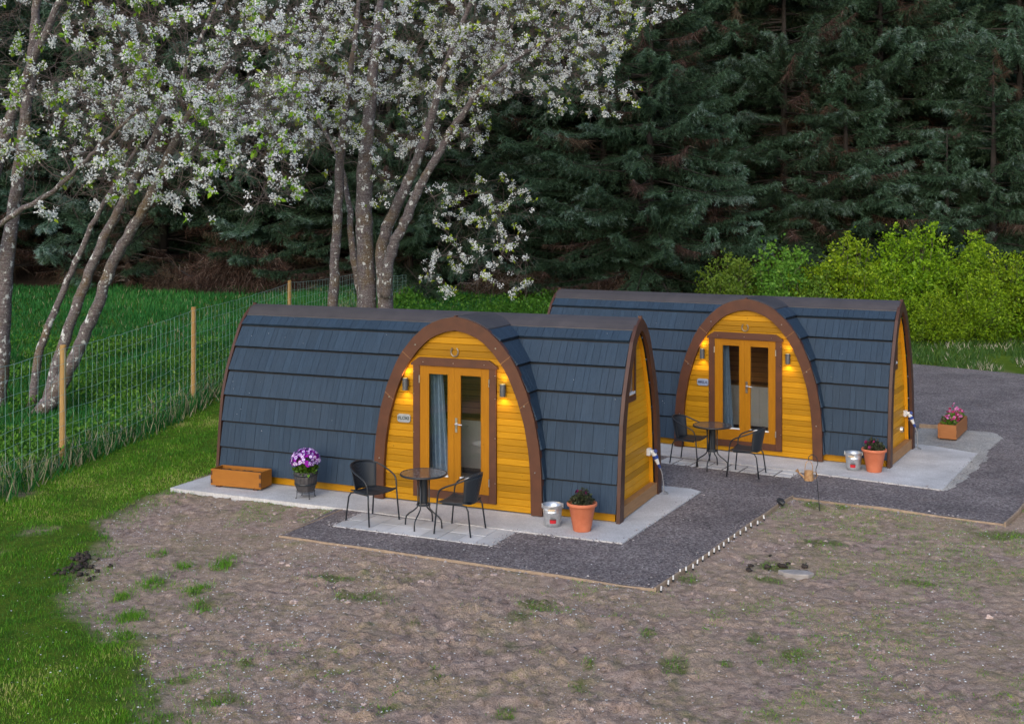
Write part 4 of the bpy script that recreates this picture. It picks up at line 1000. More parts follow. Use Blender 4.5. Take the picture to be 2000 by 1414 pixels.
fe = thing('wire_fence', 'tall green wire netting fence on round timber posts beside the meadow', 'fence', (0, 0, 0))
FP = [(-8.75, 8.5), (-8.35, 14.0), (-7.79, 19.81), (-7.19, 25.78), (-6.45, 33.1), (-5.45, 39.0), (-3.9, 41.5)]
FT = [2.05, 2.05, 2.05, 2.25, 2.52, 2.40, 2.30]        # post tops, metres above datum
FTOP = [2.05, 2.05, 2.08, 2.28, 2.49, 2.46, 2.3]
for (x, y), tp in zip(FP[1:5], FTOP[1:5]):
    zb = gz(x, y); b = MB(); P = [(0, 0, zb - .3), (.006, 0, zb + .6), (.012, .0, tp - .012), (.012, 0, tp)]; b.tube(P, [.058, .056, .054, .046], 12)
    po = b.build('post', M['post'], fe, smooth=False); po.location = (x, y, 0)
for si, (p0, p1) in enumerate(zip(FP[:-1], FP[1:])):
    b = MB(); p0, p1 = np.array(p0), np.array(p1); L = np.linalg.norm(p1 - p0); t0, t1_ = FTOP[si] - .06, FTOP[si + 1] - .06
    off = np.array([.062, -.01]); n = int(L / .24)
    fr = np.linspace(0, 1, n + 1); zg = ground_z(p0[0] + (p1 - p0)[0] * fr, p0[1] + (p1 - p0)[1] * fr) + .03
    hs = [0, .10, .21, .33, .46, .60, .74, .87, 1.0]
    sag = .05 * 4 * fr * (1 - fr)
    rnd = RNG.normal(0, .012, n + 1)
    XY = p0 + (p1 - p0) * fr[:, None] + off
    top = t0 + (t1_ - t0) * fr - sag
    for h in hs: b.tube(np.column_stack([XY, zg + (top - zg) * h + RNG.normal(0, .006, n + 1)]), .0026 if h < 1 else .0036, 4, False)
    for k in range(n + 1):
        zz = np.linspace(zg[k], top[k], 6); jx = RNG.normal(0, .012, 6) + rnd[k]
        d = (p1 - p0) / L
        b.tube(np.column_stack([XY[k, 0] + d[0] * jx, XY[k, 1] + d[1] * jx, zz]), .0024, 4, False)
    b.build('netting', M['wire'], fe)

# flat stone and clods in the soil
q = G(1556, 1122); fs = MB(); a = np.arange(7) * 2 * math.pi / 7
fs.prism([(.21 * math.cos(t) * (1 + .15 * math.sin(3 * t)), .10 * math.sin(t) * (1 + .1 * math.cos(2 * t))) for t in a], lambda x, y, d: (x, y, d), -.04, .045)
o = fs.build('flat_stone', pm('grey_stone', (.24, .22, .21), (.36, .33, .32), 9, .9, .4, .006, 40), bevel=.012); o.location = (q[0], q[1], gz(*q)); o.rotation_euler = (.05, .03, -.1)
tag(o, 'flat pale grey stone lying in the bare soil right of the pegs', 'stone')
def clod(b, c, r, rng, tint):
    n = 7; m = 5; v = []
    for i_ in range(m + 1):
        ph = math.pi * i_ / m
        for j in range(n):
            th = 2 * math.pi * j / n; rr = r * rng.uniform(.5, 1.3); v.append((c[0] + rr * math.sin(ph) * math.cos(th), c[1] + rr * math.sin(ph) * math.sin(th), c[2] + rr * .55 * math.cos(ph)))
    F = [[i_ * n + j, i_ * n + (j + 1) % n, (i_ + 1) * n + (j + 1) % n, (i_ + 1) * n + j] for i_ in range(m) for j in range(n)]
    b.add(v, np.array(F), tint)
M['clod'] = pm('soil_clods', (.19, .145, .13), (.48, .375, .34), 14, .95, .8, .01, 60, tint=.35, world=True)
M['darkclod'] = pm('dark_turned_earth', (.022, .016, .014), (.060, .045, .038), 20, .95, .8, .01, 60, world=True)
M['graveldots'] = pm('grey_gravel_stones', (.10, .09, .098), (.46, .42, .42), 60, .9, 0, tint=.4, world=True)
M['speck'] = pm('white_specks', (.72, .72, .71), (.86, .86, .85), 20, .8, 0)
rg = np.random.default_rng(11)
b = MB(); N = 2000; X = rg.uniform(-4.5, 7.5, N); Y = 9.3 + (rg.random(N) ** 1.6) * 8.5
Lm, _ = masks(X, Y); keep = (Lm < .2) & ~flat_zone(X, Y) & (fbm(X * 1.3, Y * 1.3, 91) > -.02); X, Y = X[keep], Y[keep]; Z = ground_z(X, Y)
for x, y, z in zip(X, Y, Z): clod(b, (x, y, z), min(.05, .010 + rg.exponential(.010)), rg, rg.random())
tag(b.build('soil_clods', M['clod']), 'loose clods of brown earth scattered over the bare soil', 'clods', kind='stuff')
b = MB()
for (px, py, k, rr) in ((155, 1096, 20, 15), (150, 1116, 18, 18), (185, 1108, 14, 26), (118, 1120, 6, 12), (1500, 1105, 9, 34), (1560, 1106, 7, 30)):
    for _ in range(k):
        x, y = G(px + rg.normal(0, rr * .7), py + rg.normal(0, rr * .35)); clod(b, (x, y, gz(x, y) + .02), rg.uniform(.012, .05), rg, rg.random())
tag(b.build('turned_earth', M['darkclod'], smooth=True), 'dark lumps of turned earth at the edge of the lawn', 'earth lumps', kind='stuff')
b = MB(); N = 62000; X = rg.uniform(-6, 8.5, N); Y = 9.0 + (rg.random(N) ** 1.3) * 9; Lm, _ = masks(X, Y)
keep = ~pip(X, Y, W1) & ~pip(X, Y, W2) & (rg.random(N) < np.where(Lm > .5, .045, (.10 + 1.7 * np.clip(fbm(X * .9, Y * .9, 15) + .06, 0, 1)) * (1 - .65 * sstep(1, 4, X)))) & ~(pip(X, Y, gravel_poly) & (rg.random(N) < .9)); X, Y = X[keep], Y[keep]
Z = np.where(pip(X, Y, gravel_poly), .031, ground_z(X, Y)) + .006; n = len(X)
r = np.minimum(.013, rg.exponential(.0040, n) + .0042)
a = rg.uniform(0, 6.28, n); c, s = np.cos(a), np.sin(a); v = np.stack([np.stack([X + r * c, Y + r * s, Z], -1), np.stack([X - r * s * .8, Y + r * c * .8, Z + r * .4], -1), np.stack([X - r * c, Y - r * s, Z + r * .2], -1), np.stack([X + r * s * .8, Y - r * c * .8, Z], -1)], 1)
b.add(v.reshape(-1, 3), np.arange(n * 4).reshape(-1, 4), rg.random(n)); tag(b.build('fallen_petals', M['speck']), 'white petals and grit strewn over the ground', 'petals', kind='stuff')

def strew(name, P, r, mat, lab, cat, rgn):
    n = len(P); b = MB(); a = rgn.uniform(0, 6.28, n); c, s_ = np.cos(a) * r, np.sin(a) * r; z = np.zeros(n); h = r * .8
    o = [np.stack(q, -1) for q in ((c, s_, z), (-s_, c, z), (-c, -s_, z), (s_, -c, z))]
    v = np.stack([P + o[0], P + o[1], P + o[2], P + o[3], P + np.stack([z, z, h], -1)], 1)
    k = np.arange(n)[:, None] * 5; t = rgn.random(n)
    for i_ in range(4): b.add(v.reshape(-1, 3) if i_ == 0 else np.zeros((0, 3)), (k + np.array([[i_, (i_ + 1) % 4, 4]])) - (0 if i_ == 0 else b.n), t)
    return tag(b.build(name, mat), lab, cat, kind='stuff')
rg = np.random.default_rng(31); P = []
def edge_pts(pts, n, sd):
    for (x0, y0), (x1, y1) in zip(pts[:-1], pts[1:]):
        f = rg.random(n); P.append(np.column_stack([x0 + (x1 - x0) * f + rg.normal(0, sd, n), y0 + (y1 - y0) * f + rg.normal(0, sd, n)]))
edge_pts([G(548, 1049), G(1275, 1155), G(1545, 975), G(1965, 1027)], 420, .07)
edge_pts([pod_pt(*p) for p in [(-3.58, -.88), (-3.58, -1.66), (-1.14, -1.66), (-1.14, -.9), (.36, -.87), (.58, 2.3)]], 160, .06)
edge_pts([pod_pt(*p, P2A, P2) for p in [(-3.6, -1.52), (-1.2, -1.52), (-1.14, -1.0), (1.07, -1.16), (1.15, 2.1)]], 160, .06)
P = np.concatenate(P); X, Y = P[:, 0], P[:, 1]
Z = np.where(pip(X, Y, W1) | pip(X, Y, W2), .045, np.where(pip(X, Y, gravel_poly), .040, ground_z(X, Y)))
strew('stray_gravel', np.column_stack([X, Y, Z]), .004 + rg.exponential(.0045, len(X)), M['graveldots'], 'loose grey gravel stones strewn along the slab and board edges', 'gravel stones', rg)
P = []
for A, O in ((P1A, P1), (P2A, P2)):
    for _ in range(40):
        k = rg.integers(1, 7); f = rg.uniform(.1, .85); x = rg.uniform(-PL + .1, -.1)
        if abs(x - PC) < uA(LEV[k]) + .1: continue
        z = LEV[k] + (LEV[k + 1] - LEV[k]) * f; y = yF(LEV[k]) + (yF(LEV[k + 1]) - yF(LEV[k])) * f - .047 * (1 - f) - .006; px_, py_ = pod_pt(x, y, A, O); P.append((px_, py_, z + .045))
strew('roof_petals', np.array(P), rg.uniform(.003, .008, len(P)), M['speck'], 'few white petals fallen on the grey roof slopes', 'petals', rg)

# ------------------------------------------------------------------ grass
def blades(b, X, Y, h, wd, lean, tint, rng, zf=ground_z):
    n = len(X); Z = zf(X, Y); a = rng.uniform(0, 2 * np.pi, n); l = lean * h * rng.uniform(.2, 1, n); la = rng.uniform(0, 2 * np.pi, n)
    dx, dy = np.cos(a) * wd / 2, np.sin(a) * wd / 2
    v = np.stack([np.stack([X - dx, Y - dy, Z - .01], -1), np.stack([X + dx, Y + dy, Z - .01], -1), np.stack([X + np.cos(la) * l, Y + np.sin(la) * l, Z + h], -1)], 1)
    b.add(v.reshape(-1, 3), np.arange(n * 3).reshape(-1, 3), tint)
rg = np.random.default_rng(5)
b = MB(); N = 240000; X = rg.uniform(-8.4, -1.2, N); Y = 9.3 + (rg.random(N) ** 1.25) * 16.5
keep = (np.abs((X) / Y) < .47) ; X, Y = X[keep], Y[keep]
Lm, _ = masks(X, Y); dens = fbm(X * 1.6, Y * 1.6, 61)
keep = ~flat_zone(X, Y) & (rg.random(len(X)) < np.clip(.85 + dens * 1.6 - 3.2 * np.clip(fbm(X * 1.1, Y * 1.4, 97) - .12, 0, 1), 0, 1) * np.clip((soft_lawn(X, Y) - .30) * 2.2 + fbm(X * 3.1, Y * 3.1, 96) * 2.4 * (soft_lawn(X, Y) < .9), 0, 1)); X, Y, dens = X[keep], Y[keep], dens[keep]; n = len(X)
tuss = np.clip(fbm(X * 3, Y * 3, 62) * 2.2 + .5, 0, 1)
blades(b, X, Y, (.014 + .040 * tuss) * rg.uniform(.5, 1.5, n) * (.8 + .2 * sstep(11, 18, Y)), .007 + .0004 * Y, .8, np.clip(.30 + dens * 1.3 + fbm(X * .55, Y * .55, 69) * .9 + rg.normal(0, .18, n) + (rg.random(n) < .08) * .5, 0, 1), rg)
# sparse blades spreading out from the lawn edge
N = 90000; X = rg.uniform(-6.5, 0, N); Y = rg.uniform(9.4, 18, N); Lm, _ = masks(X, Y); Lb = np.zeros(N)
for k in range(8):
    o_ = .22 + .35 * (k % 2); Lb += masks(X + o_ * math.cos(k * .785), Y + 1.4 * o_ * math.sin(k * .785))[0] / 8
keep = (Lm < .3) & (Lb > .02) & ~flat_zone(X, Y) & (rg.random(N) < Lb * 1.5 * np.clip(.35 + fbm(X * 2.6, Y * 2.6, 64) * 5, 0, 1)); X, Y = X[keep], Y[keep]; n = len(X)
blades(b, X, Y, rg.uniform(.015, .06, n), .010, .9, np.clip(rg.normal(.45, .2, n), 0, 1), rg)
# tufts in the soil
for (px, py, rx, ry) in grass_spots:
    cx, cy = G(px, py); ax = rx * cy / FPX; ay = max(.05, ry * cy * cy / (FPX * CAMH)); k = int(2600 * ax * ay * 3.1) + 30; k = int(k * (1.3 if py < 1270 and px < 460 else .30))
    q = rg.normal(0, .62, (k, 2)); x, y = cx + q[:, 0] * ax, cy + q[:, 1] * ay; ok = fbm(x * 6, y * 6, 98) > -.07; x, y = x[ok], y[ok]; ok = ~flat_zone(x, y); x, y = x[ok], y[ok]
    blades(b, x, y, rg.uniform(.02, .075, len(x)) * (1.15 if px < 460 else .7), .009, .9, np.clip(rg.normal(.45, .2, len(x)), 0, .95), rg)
# thin green growth over the soil
N = 130000; X = rg.uniform(-4, 8, N); Y = rg.uniform(9.4, 17.5, N); m = fbm(X * .8, Y * .8, 77) + fbm(X * 5, Y * 5, 78) * .6 + .0; Lm, _ = masks(X, Y); keep = (m > .10) & (Lm < .3) & ~flat_zone(X, Y); X, Y = X[keep], Y[keep]
blades(b, X, Y, rg.uniform(.006, .026, len(X)), .012, 1.4, np.clip(rg.normal(.6, .2, len(X)), 0, 1), rg)
tag(b.build('lawn_grass', M['lawn']), 'short patchy lawn grass with tufts spreading into the bare soil', 'grass', kind='stuff')
b = MB(); N = 200000; X = rg.uniform(-26, 2.0, N); Y = 17 + (rg.random(N) ** 1.1) * 27
fx = np.interp(Y, [p[1] for p in FP], [p[0] for p in FP])
keep = ((X < fx + .25 + .3 * rg.random(N)) | ((Y > 26) & (X < -1.5 + .1 * (Y - 26)))) & (np.abs(X / Y) < .50); X, Y = X[keep], Y[keep]; n = len(X)
d = fbm(X * .5, Y * .5, 63); pale = (np.abs(X - np.interp(Y, [p[1] for p in FP], [p[0] for p in FP])) < .5)
tn = np.clip(.35 + d + rg.normal(0, .16, n), 0, .9); tn = np.where((rg.random(n) < np.where(pale, .32, .03)), 1.0, tn)
blades(b, X, Y, np.where(pale, .30, .13) * rg.uniform(.5, 1.5, n) * (1 + d), .016 + .0006 * Y, .7, tn, rg)
tag(b.build('meadow_grass', M['meadow']), 'long meadow grass behind the wire fence', 'grass', kind='stuff')
b = MB(); N = 60000; X = rg.uniform(-16, -5.5, N); Y = rg.uniform(17, 33, N); fx = np.interp(Y, [p[1] for p in FP], [p[0] for p in FP])
keep = (X < fx + .1) & (fbm(X * .7, Y * .7, 64) > -.06) & (np.abs(X / Y) < .5); X, Y = X[keep], Y[keep]; n = len(X)
quads(b, np.column_stack([X, Y, ground_z(X, Y) + rg.uniform(.05, .32, n)]), rg.uniform(.035, .10, n), np.clip(rg.normal(.45, .25, n), 0, 1), rg, np.tile([0, -.3, .9], (n, 1)), .6)
N = 30000; X = rg.uniform(-6, 8, N); Y = rg.uniform(34.5, 41.5, N); n = N
quads(b, np.column_stack([X, Y, ground_z(X, Y) + rg.uniform(.02, .35, n) * (.5 + fbm(X * .8, Y * .8, 65) * 2).clip(0.1, 2)]), rg.uniform(.06, .14, n), np.clip(rg.normal(.3, .25, n), 0, 1), rg, np.tile([0, -.3, .9], (n, 1)), .7)
tag(b.build('ground_cover', M['herb']), 'low leafy weeds behind the fence and behind the pods', 'weeds', kind='stuff')
b = MB(); N = 60000; X = rg.uniform(8.5, 24, N); Y = rg.uniform(26, 39.5, N); keep = (X + Y > 45.3) & (fbm(X * .7, Y * .7, 66) > -.10) & (X / Y < .5); X, Y = X[keep], Y[keep]; n = len(X)
tn = np.clip(.35 + rg.normal(0, .18, n), 0, .9); pz = fbm(X * .35, Y * .9, 67); tn = np.where(rg.random(n) < np.clip((pz - .05) * 3, .02, .6), 1.0, tn)
blades(b, X, Y, rg.uniform(.05, .22, n), .035, 1.0, tn, rg)
tag(b.build('bank_grass', M['lawn_dull']), 'rough grass and pale straw on the bank below the hedge', 'grass', kind='stuff')

# ------------------------------------------------------------------ cherry trees
def grow_tree(stems, targets, rng, tip=.0035, order_key=None):
    """stems: list of (points, radii). Returns wood tubes and twig end paths."""
    N = []; par = []; fix = []
    for P, R in stems:
        P = np.asarray(P, float); R = np.asarray(R, float)
        q = np.linspace(0, len(P) - 1, (len(P) - 1) * 5 + 1); S = np.stack([np.interp(q, range(len(P)), P[:, k]) for k in range(3)], -1); rr = np.interp(q, range(len(P)), R)
        for _ in range(3): S[1:-1] = (S[:-2] + 2 * S[1:-1] + S[2:]) / 4
        S[1:-1] += rng.normal(0, .012, S[1:-1].shape)
        for k in range(len(S)): N.append(S[k]); par.append(-1 if k == 0 else len(N) - 2); fix.append(rr[k])
    nst = len(N); cap = nst + len(targets) * 7 + 10
    A = np.zeros((cap, 3)); A[:nst] = np.array(N); fixa = np.array(fix); ok = np.zeros(cap, bool)
    off = 0
    for P, R in stems:
        m = (len(P) - 1) * 5 + 1; ok[off + int(m * .42):off + m] = True; off += m
    par = par + [-1] * (cap - nst); cnt = nst; paths = []
    d0 = np.min(np.linalg.norm(targets[:, None] - A[None, :nst][:, ok[:nst]], axis=2), 1)
    for ti in np.argsort(d0):
        t = targets[ti]; D = t - A[:cnt]; dist = np.linalg.norm(D, axis=1) + np.where(ok[:cnt], 0, 1e6) + np.maximum(0, -D[:, 2]) * .35
        j = int(np.argmin(dist)); L = np.linalg.norm(t - A[j]); m = int(np.clip(L / .28, 2, 6))
        p = A[j]; q = j; side = rng.normal(0, .10 * L, 3); idx = [j]
        for k in range(1, m + 1):
            f = k / m; c = p + (t - p) * f + side * math.sin(math.pi * f) + np.array([0, 0, .10 * L * math.sin(math.pi * f)]) + (rng.normal(0, .02, 3) if k < m else 0)
            A[cnt] = c; par[cnt] = q; ok[cnt] = True; q = cnt; idx.append(cnt); cnt += 1
        paths.append(idx)
    r = np.zeros(cnt); kids = np.zeros(cnt)
    for k in range(cnt - 1, -1, -1):
        if k < nst: r[k] = fixa[k]
        else:
            r[k] = min(.055, max(tip, kids[k] ** (1 / 2.6))); pp = par[k]; kids[pp] += r[k] ** 2.6
    return A[:cnt], np.array(par[:cnt]), np.minimum(r, .09 + 0 * r) if False else r, nst, paths
def sample(rng, boxes, n):
    out = []
    tot = sum(b[-1] for b in boxes)
    for (x0, x1, y0, y1, Y0, Y1, wgt) in boxes:
        k = int(n * wgt / tot); px = rng.uniform(x0, x1, k); py = rng.uniform(y0, y1, k); Yd = rng.uniform(Y0, Y1, k)
        out.append(np.column_stack([(px - 1000) * Yd / FPX, Yd, CAMH - (py - HY) * Yd / FPX]))
    return np.concatenate(out)
def cherry(lab, base, stems_px, boxes, ntar, seed, fl_size, dens, leafy, petal_n=13, full=.8):
    rng = np.random.default_rng(seed); Yb = base[1]; zb = gz(*base)
    root = thing('cherry_tree', lab, 'tree', (base[0], base[1], zb), 0, 'blossoming cherry trees'); o = np.array([base[0], base[1], zb])
    stems = []
    for pts in stems_px:
        P = [PZ(px, py, Yb + dy) - o for px, py, r, dy in pts]; R = [.88 * r * Yb / FPX for px, py, r, dy in pts]; stems.append((P, R))
    T = sample(rng, boxes, ntar) - o
    A, par, r, nst, paths = grow_tree(stems, T, rng)
    tk = MB(); off = 0
    for P, R in stems:
        m = (len(P) - 1) * 5 + 1; S = A[off:off + m]; rr = r[off:off + m] * (1 + rng.normal(0, .03, m)); tk.tube(S, rr, 14); off += m
    tk.build('trunk', M['cherrybark'], root, smooth=True)
    br = MB()
    for idx in paths:
        rr = r[idx].copy(); rr[0] = min(rr[0], rr[1] * 1.3); br.tube(A[idx], np.maximum(rr, .003), 4 if rr[1] < .02 else 6, False)
    bl, lf = MB(), MB(); C = []; D = []
    for idx in paths:
        P = A[idx]; seg = np.linalg.norm(P[-1] - P[0])
        k = min(6, max(1, int(seg / dens * rng.uniform(.5, 1.2))))
        for f in rng.uniform(.40, 1, k):
            if rng.random() > full: continue
            x = f * (len(P) - 1); a = int(min(x, len(P) - 2)); c = P[a] + (P[a + 1] - P[a]) * (x - a)
            tl = rng.uniform(.10, .42); d = rng.normal(0, 1, 3); d[2] -= .15; d /= np.linalg.norm(d); e = c + d * tl + (0, 0, -.10 * tl)
            br.tube([c, (c + e) / 2 + (0, 0, .03), e], .0030, 3, False)
            for g2 in np.linspace(1, .25, int(rng.integers(1, 5))): C.append(c + (e - c) * g2 + rng.normal(0, .018, 3)); D.append(d)
        # thin bare twigs
        for _ in range(5):
            a = rng.integers(0, len(P) - 1); c = P[a]; d = rng.normal(0, 1, 3); d /= np.linalg.norm(d); e = c + d * rng.uniform(.2, .6); br.tube([c, (c + e) / 2 + rng.normal(0, .04, 3), e + (0, 0, -.04)], .0026, 3, False)
    br.build('branches', M['twig'], root, smooth=True)
    C = np.array(C); has = rng.random(len(C)) < .92
    n = len(C); cs = rng.uniform(.045, .095, n) * fl_size
    k = rng.poisson(petal_n, n) * has; ii = np.repeat(np.arange(n), k); g_ = rng.normal(0, 1, (len(ii), 3)); g_ /= np.linalg.norm(g_, axis=1)[:, None]
    p = C[ii] + g_ * (cs[ii] * rng.uniform(.3, 1, len(ii)) ** .6)[:, None]
    quads(bl, p, rng.uniform(.032, .052, len(ii)) * fl_size ** .6, np.clip(rng.normal(.6, .22, len(ii)), 0, 1), rng, g_, .9)
    k = rng.poisson(leafy * 1.5, n) * (rng.random(n) < .5) * 2; ii = np.repeat(np.arange(n), k); g_ = rng.normal(0, 1, (len(ii), 3)); g_[:, 2] -= .5; g_ /= np.linalg.norm(g_, axis=1)[:, None]
    quads(lf, C[ii] + g_ * .03, rng.uniform(.07, .15, len(ii)) * fl_size ** .5, np.clip(rng.normal(.55, .25, len(ii)), 0, 1), rng, g_ * 1.5, .5)
    bl.build('blossom', M['petal'], root); lf.build('leaves', M['cherryleaf'], root)
    return root
cherry('big many-stemmed cherry in white blossom behind the nearer pod', ((722 - 1000) * 29 / FPX, 29.0),
    [[(652, 740, 12, .3), (649, 600, 11.5, .3), (655, 500, 11, .3), (661, 400, 11, .3), (664, 320, 10, .2), (670, 240, 9, 0), (682, 160, 7, -.3), (692, 90, 6, -.6), (702, 0, 4, -1), (700, -120, 2.5, -1.2)],
     [(720, 750, 26, 0), (717, 600, 22, 0), (713, 480, 19, 0), (711, 400, 18, 0), (714, 300, 16, 0), (720, 230, 14, 0), (728, 150, 12, 0), (738, 60, 9, 0), (746, -30, 7, .3), (760, -160, 4, .4)],
     [(757, 750, 21, -.2), (754, 600, 18, -.2), (750, 540, 17, -.2), (744, 490, 14, -.2), (760, 434, 12.5, -.3), (790, 371, 12, -.4), (813, 317, 11, -.5), (832, 262, 10, -.6), (845, 222, 9, -.7), (860, 160, 7.5, -.8), (884, 90, 6, -1), (930, -20, 4, -1.4)],
     [(754, 580, 13, -.4), (758, 520, 12, -.6), (768, 478, 11.5, -.7), (791, 434, 11, -.8), (814, 375, 10, -.9), (842, 326, 9, -1), (872, 271, 8, -1.1), (897, 232, 7, -1.2), (940, 170, 5.5, -1.5), (1010, 110, 4, -1.8), (1110, 60, 3, -2.2)],
     [(716, 640, 12, .2), (700, 550, 9, .4), (686, 480, 8, .5), (684, 400, 6.5, .8), (660, 300, 5, 1.2), (600, 200, 3.5, 1.6)]],
    [(420, 900, -140, 60, 25.5, 33, 1.0), (520, 1000, 40, 190, 25.5, 32.5, 1.35), (560, 960, 170, 300, 26, 32, .65), (880, 1230, -60, 120, 25, 32, 1.0), (980, 1340, -120, 40, 25, 31, .65), (950, 1190, 90, 190, 26, 31, .35),
     (830, 1050, 350, 565, 26, 29.5, .21), (430, 620, 150, 300, 26, 31, .4), (1080, 1240, 140, 235, 26, 29, .09), (640, 800, 280, 400, 27, 29, .10)],
    1900, 3, .88, .22, 1.2, 21, .72)
cherry('leaning three-stemmed cherry with mossy trunks behind the first fence post', (G(82, 806)),
    [[(60, 800, 10, .2), (75, 690, 9, .2), (105, 610, 7.5, .3), (140, 530, 7, .3), (180, 440, 6, .2), (220, 370, 5, 0), (262, 300, 4, -.4), (320, 200, 3, -1)],
     [(88, 815, 15, 0), (106, 730, 13, 0), (140, 620, 11.5, 0), (175, 530, 11, 0), (210, 450, 10, -.1), (242, 390, 9, -.3), (278, 325, 8, -.6), (315, 240, 7, -1), (370, 120, 5, -1.6), (430, 0, 3, -2)],
     [(66, 822, 19, -.3), (110, 770, 16, -.4), (150, 690, 14, -.5), (185, 610, 12.5, -.6), (216, 520, 12, -.7), (256, 450, 11, -.9), (296, 380, 10.5, -1.1), (332, 300, 9, -1.5), (372, 215, 7, -2.2), (450, 120, 4, -3.2)]],
    [(180, 600, -120, 60, 19, 27, .8), (230, 640, 30, 190, 18.5, 26, 1.0), (240, 620, 150, 300, 18.5, 25, .95), (330, 620, 280, 410, 18.5, 23, .42), (60, 300, 60, 300, 19, 26, .55), (150, 330, 280, 390, 19, 23, .15)],
    640, 8, 1.05, .30, 1.9, 22, .54)
cherry('upright cherry with pale lichened trunk at the left edge of the photograph', (G(-2, 800)),
    [[(-8, 815, 24, 0), (2, 680, 19, 0), (8, 560, 17, 0), (24, 420, 14.5, 0), (38, 330, 14, -.1), (52, 210, 12, -.2), (64, 100, 10, -.4), (72, 0, 9, -.6), (80, -130, 5, -.8)],
     [(-60, 520, 14, -.6), (0, 300, 13, -1), (30, 200, 11, -1.3), (90, 60, 8, -1.8), (150, -60, 5, -2.2)],
     [(-40, 470, 5.5, -3.6), (30, 415, 5, -4.2), (110, 370, 4.4, -5), (160, 320, 3.8, -5.4), (205, 277, 3.2, -5.8), (270, 215, 2.4, -6.3)]],
    [(-180, 260, -140, 60, 19, 27, 1.0), (-120, 300, 40, 200, 18, 26, .9), (-60, 280, 180, 330, 18, 24, .55), (60, 300, 300, 420, 18.5, 21, .18)],
    400, 12, 1.05, .34, 2.2, 20, .42)

# ------------------------------------------------------------------ shrubs
def shrub_mesh(rng, w_, d_, h_, n, up=1.0):
    lf = MB(); st = MB()
    ns = int(n / 50)
    a = rng.uniform(0, 2 * np.pi, ns); ph = np.arccos(rng.uniform(-.05, 1, ns)); rr = rng.uniform(.55, 1.0, ns)
    lump = .78 + .35 * np.sin(a * 3 + 1) * np.sin(ph * 4) + rng.normal(0, .10, ns)
    lump = np.clip(lump, .4, 1.08)
    tip = np.column_stack([np.sin(ph) * np.cos(a) * w_ * rr * lump, np.sin(ph) * np.sin(a) * d_ * rr * lump, .15 + np.cos(ph) * h_ * rr * lump])
    for t in tip:
        base = np.array([t[0] * .25, t[1] * .25, 0]); L = rng.uniform(.18, .5); d = np.array([t[0] / w_ * .5, t[1] / d_ * .5, .8]) + rng.normal(0, .25, 3); d /= np.linalg.norm(d); e = t + d * L * up
        st.tube([base, (base + t) / 2 + rng.normal(0, .1, 3), t, e], [.012, .009, .006, .002], 3, False)
        k = 60; f = rng.uniform(-.35, 1, k); c = t + d * (f * L * up)[:, None] + rng.normal(0, .17, (k, 3)) * (1.15 - f)[:, None]
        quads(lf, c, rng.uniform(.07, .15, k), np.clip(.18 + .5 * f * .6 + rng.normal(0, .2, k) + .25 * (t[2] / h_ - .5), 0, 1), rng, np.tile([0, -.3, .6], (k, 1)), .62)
    return lf, st
def shrubs():
    rng = np.random.default_rng(21); protos = []
    for k, (w_, d_, h_, n, mt) in enumerate(((2.5, 2.0, 3.0, 24000, 'hedge'), (2.3, 1.9, 2.6, 20000, 'hedge'), (1.6, 1.4, 2.2, 10500, 'hedge_cool'))):
        lf, st = shrub_mesh(rng, w_, d_, h_, n); protos.append((lf, st, mt))
    spots = [(2, 1425, 39.4, .92, 'loose pale green bush at the left end of the hedge, apart from it'), (2, 1540, 39.0, 1.12, 'tall thin-leaved bush where the hedge begins, behind the farther pod ridge'), (1, 1655, 38.8, 1.0, 'yellow-green hedge shrub behind the right half of the farther pod'),
             (0, 1775, 39.2, 1.0, 'tallest yellow-green hedge shrub, above the end of the farther pod'), (0, 1885, 39.0, .92, 'broad yellow-green hedge shrub right of the tallest one'), (1, 1965, 37.8, .92, 'lower yellow-green shrub at the right edge of the photograph'), (1, 1830, 36.6, .55, 'small yellow-green shrub low in front of the hedge'), (0, 1720, 37.6, .66, 'dense green shrub filling the hedge foot beside the end of the farther pod'), (0, 1920, 37.0, .62, 'dense green shrub at the hedge foot near the right edge'), (2, 1610, 38.2, .8, 'leafy shrub joining the tall thin bush to the hedge'), (1, 2080, 36.5, 1.0, 'yellow-green shrub ending the hedge above the driveway')]
    first = {}
    for pi, px, Y, sc, lab in spots:
        X = (px - 1000) * Y / FPX
        if pi not in first:
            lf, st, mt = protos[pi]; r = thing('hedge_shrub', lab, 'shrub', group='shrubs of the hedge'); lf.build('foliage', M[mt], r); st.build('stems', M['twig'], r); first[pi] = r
        else: r = dup(first[pi])
        place(r, X, Y, gz(X, Y) - .05, rng.uniform(0, 6.28) if False else pi + px * .017, lab, sc)
shrubs()

